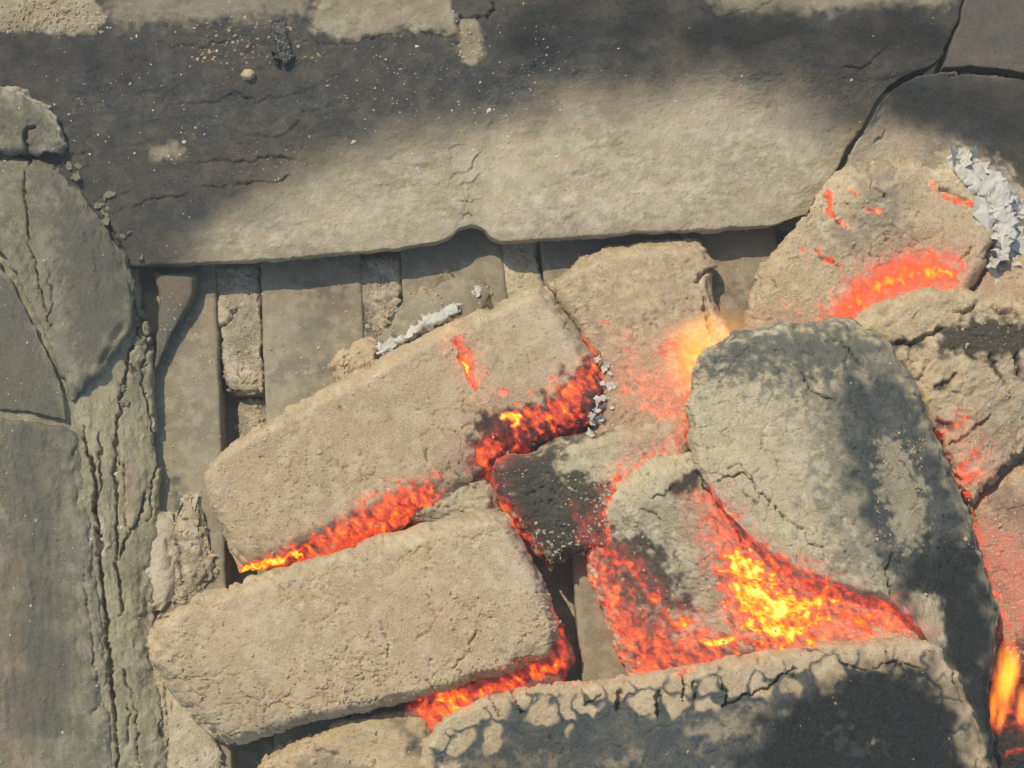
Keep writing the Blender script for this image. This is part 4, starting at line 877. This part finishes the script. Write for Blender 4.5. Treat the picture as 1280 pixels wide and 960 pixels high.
# ================================================================== flames
def flame_mat(name, strength, c0, c1, scale):
    m = bpy.data.materials.new(name)
    m.use_nodes = True
    nt = m.node_tree
    nt.nodes.remove(nt.nodes['Principled BSDF'])
    tc = N(nt, 'ShaderNodeTexCoord')
    nz = N(nt, 'ShaderNodeTexNoise')
    nz.inputs['Scale'].default_value = scale; nz.inputs['Detail'].default_value = 2
    nt.links.new(tc.outputs['Object'], nz.inputs['Vector'])
    sub = N(nt, 'ShaderNodeVectorMath', operation='SUBTRACT'); sub.inputs[1].default_value = (0.5, 0.5, 0.5)
    nt.links.new(nz.outputs['Color'], sub.inputs[0])
    sca = N(nt, 'ShaderNodeVectorMath', operation='SCALE'); sca.inputs['Scale'].default_value = 0.9
    nt.links.new(sub.outputs[0], sca.inputs[0])
    add = N(nt, 'ShaderNodeVectorMath', operation='ADD')
    nt.links.new(tc.outputs['Object'], add.inputs[0]); nt.links.new(sca.outputs[0], add.inputs[1])
    ln = N(nt, 'ShaderNodeVectorMath', operation='LENGTH')
    nt.links.new(add.outputs[0], ln.inputs[0])
    f = mth(nt, 'SUBTRACT', 1.0, ln.outputs['Value'], None, True)
    f2 = mth(nt, 'POWER', f, 1.3)
    em = N(nt, 'ShaderNodeEmission')
    nt.links.new(ramp(nt, f, [(0.0, c0), (0.7, c1)]), em.inputs['Color'])
    nt.links.new(mth(nt, 'MULTIPLY', f2, strength), em.inputs['Strength'])
    nt.links.new(em.outputs[0], nt.nodes['Material Output'].inputs['Volume'])
    return m


def flame(parent, a, b, width, mat):
    """a tongue of burning gas between two points: a tapered closed body of glowing volume"""
    A, B = Vector(unproject(*a)), Vector(unproject(*b))
    ax = B - A
    nr, ns = 12, 14
    V = []; F = []
    for i in range(nr + 1):
        t = -1 + 2 * i / nr
        r = math.sqrt(max(0.0, 1 - t * t)) * (1.0 - 0.35 * t) + 1e-3
        for k in range(ns):
            an = 2 * math.pi * k / ns
            V.append((r * math.cos(an) + 0.12 * math.sin(3 * t), r * math.sin(an), t))
    for i in range(nr):
        for k in range(ns):
            F.append((i * ns + k, i * ns + (k + 1) % ns, (i + 1) * ns + (k + 1) % ns, (i + 1) * ns + k))
    F.append(tuple(range(ns))[::-1]); F.append(tuple(nr * ns + k for k in range(ns)))
    me = bpy.data.meshes.new('flame_tongue')
    me.from_pydata(V, [], F)
    me.shade_smooth()
    o = bpy.data.objects.new('flame_tongue', me)
    COL.objects.link(o)
    me.materials.append(mat)
    w = width * 0.35 * MM
    o.matrix_world = Matrix.Translation((A + B) / 2) @ ax.to_track_quat('Z', 'Y').to_matrix().to_4x4() @ Matrix.Diagonal((w, w, ax.length / 2, 1))
    mw = o.matrix_world.copy()
    o.parent = parent
    o.matrix_parent_inverse = parent.matrix_world.inverted()
    o.matrix_world = mw
    return o


MF1 = flame_mat('orange_flame', 420, (1.0, 0.10, 0.008), (1.0, 0.34, 0.02), 2.6)
MF2 = flame_mat('thin_orange_flame', 66, (1.0, 0.22, 0.02), (1.0, 0.42, 0.03), 1.6)
t = empty('flame', 1256, 910, 5)
tag(t, 'orange flame licking up at the bottom right corner', 'flame')
flame(t, (1250, 905, 8), (1266, 786, 36), 17, MF1)
flame(t, (1240, 918, 9), (1243, 850, 26), 7, MF1)
flame(t, (1247, 922, 8), (1256, 872, 22), 7, MF1)
flame(t, (1276, 918, 8), (1280, 846, 26), 9, MF1)
flame(t, (1262, 870, 16), (1274, 800, 34), 9, MF1)
t = empty('flame', 866, 470, 22)
tag(t, 'thin orange flame between the porous briquette and the big grey one', 'flame')
flame(t, (872, 500, 25), (866, 400, 32), 46, MF2)
flame(t, (826, 436, 24), (946, 396, 32), 34, MF2)

# ================================================================== thin smoke in the air above the fire
bb_lo = Vector((-0.75, -0.75, -0.06)); bb_hi = Vector((0.75, 0.75, DIST + 0.05))
hv_ = [(x, y, z_) for x in (bb_lo.x, bb_hi.x) for y in (bb_lo.y, bb_hi.y) for z_ in (bb_lo.z, bb_hi.z)]
hm = bpy.data.meshes.new('haze')
hm.from_pydata(hv_, [], [(0, 1, 3, 2), (4, 6, 7, 5), (0, 4, 5, 1), (2, 3, 7, 6), (0, 2, 6, 4), (1, 5, 7, 3)])
mh = bpy.data.materials.new('smoke')
mh.use_nodes = True
mh.cycles.homogeneous_volume = True
mh.node_tree.nodes.remove(mh.node_tree.nodes['Principled BSDF'])
pv = N(mh.node_tree, 'ShaderNodeVolumePrincipled')
pv.inputs['Color'].default_value = (0.80, 0.86, 0.84, 1)
pv.inputs['Density'].default_value = 0.07
mh.node_tree.links.new(pv.outputs[0], mh.node_tree.nodes['Material Output'].inputs['Volume'])
haze = link('haze', hm, mh)
tag(haze, 'thin bluish smoke hanging over the fire', None, None, 'stuff')
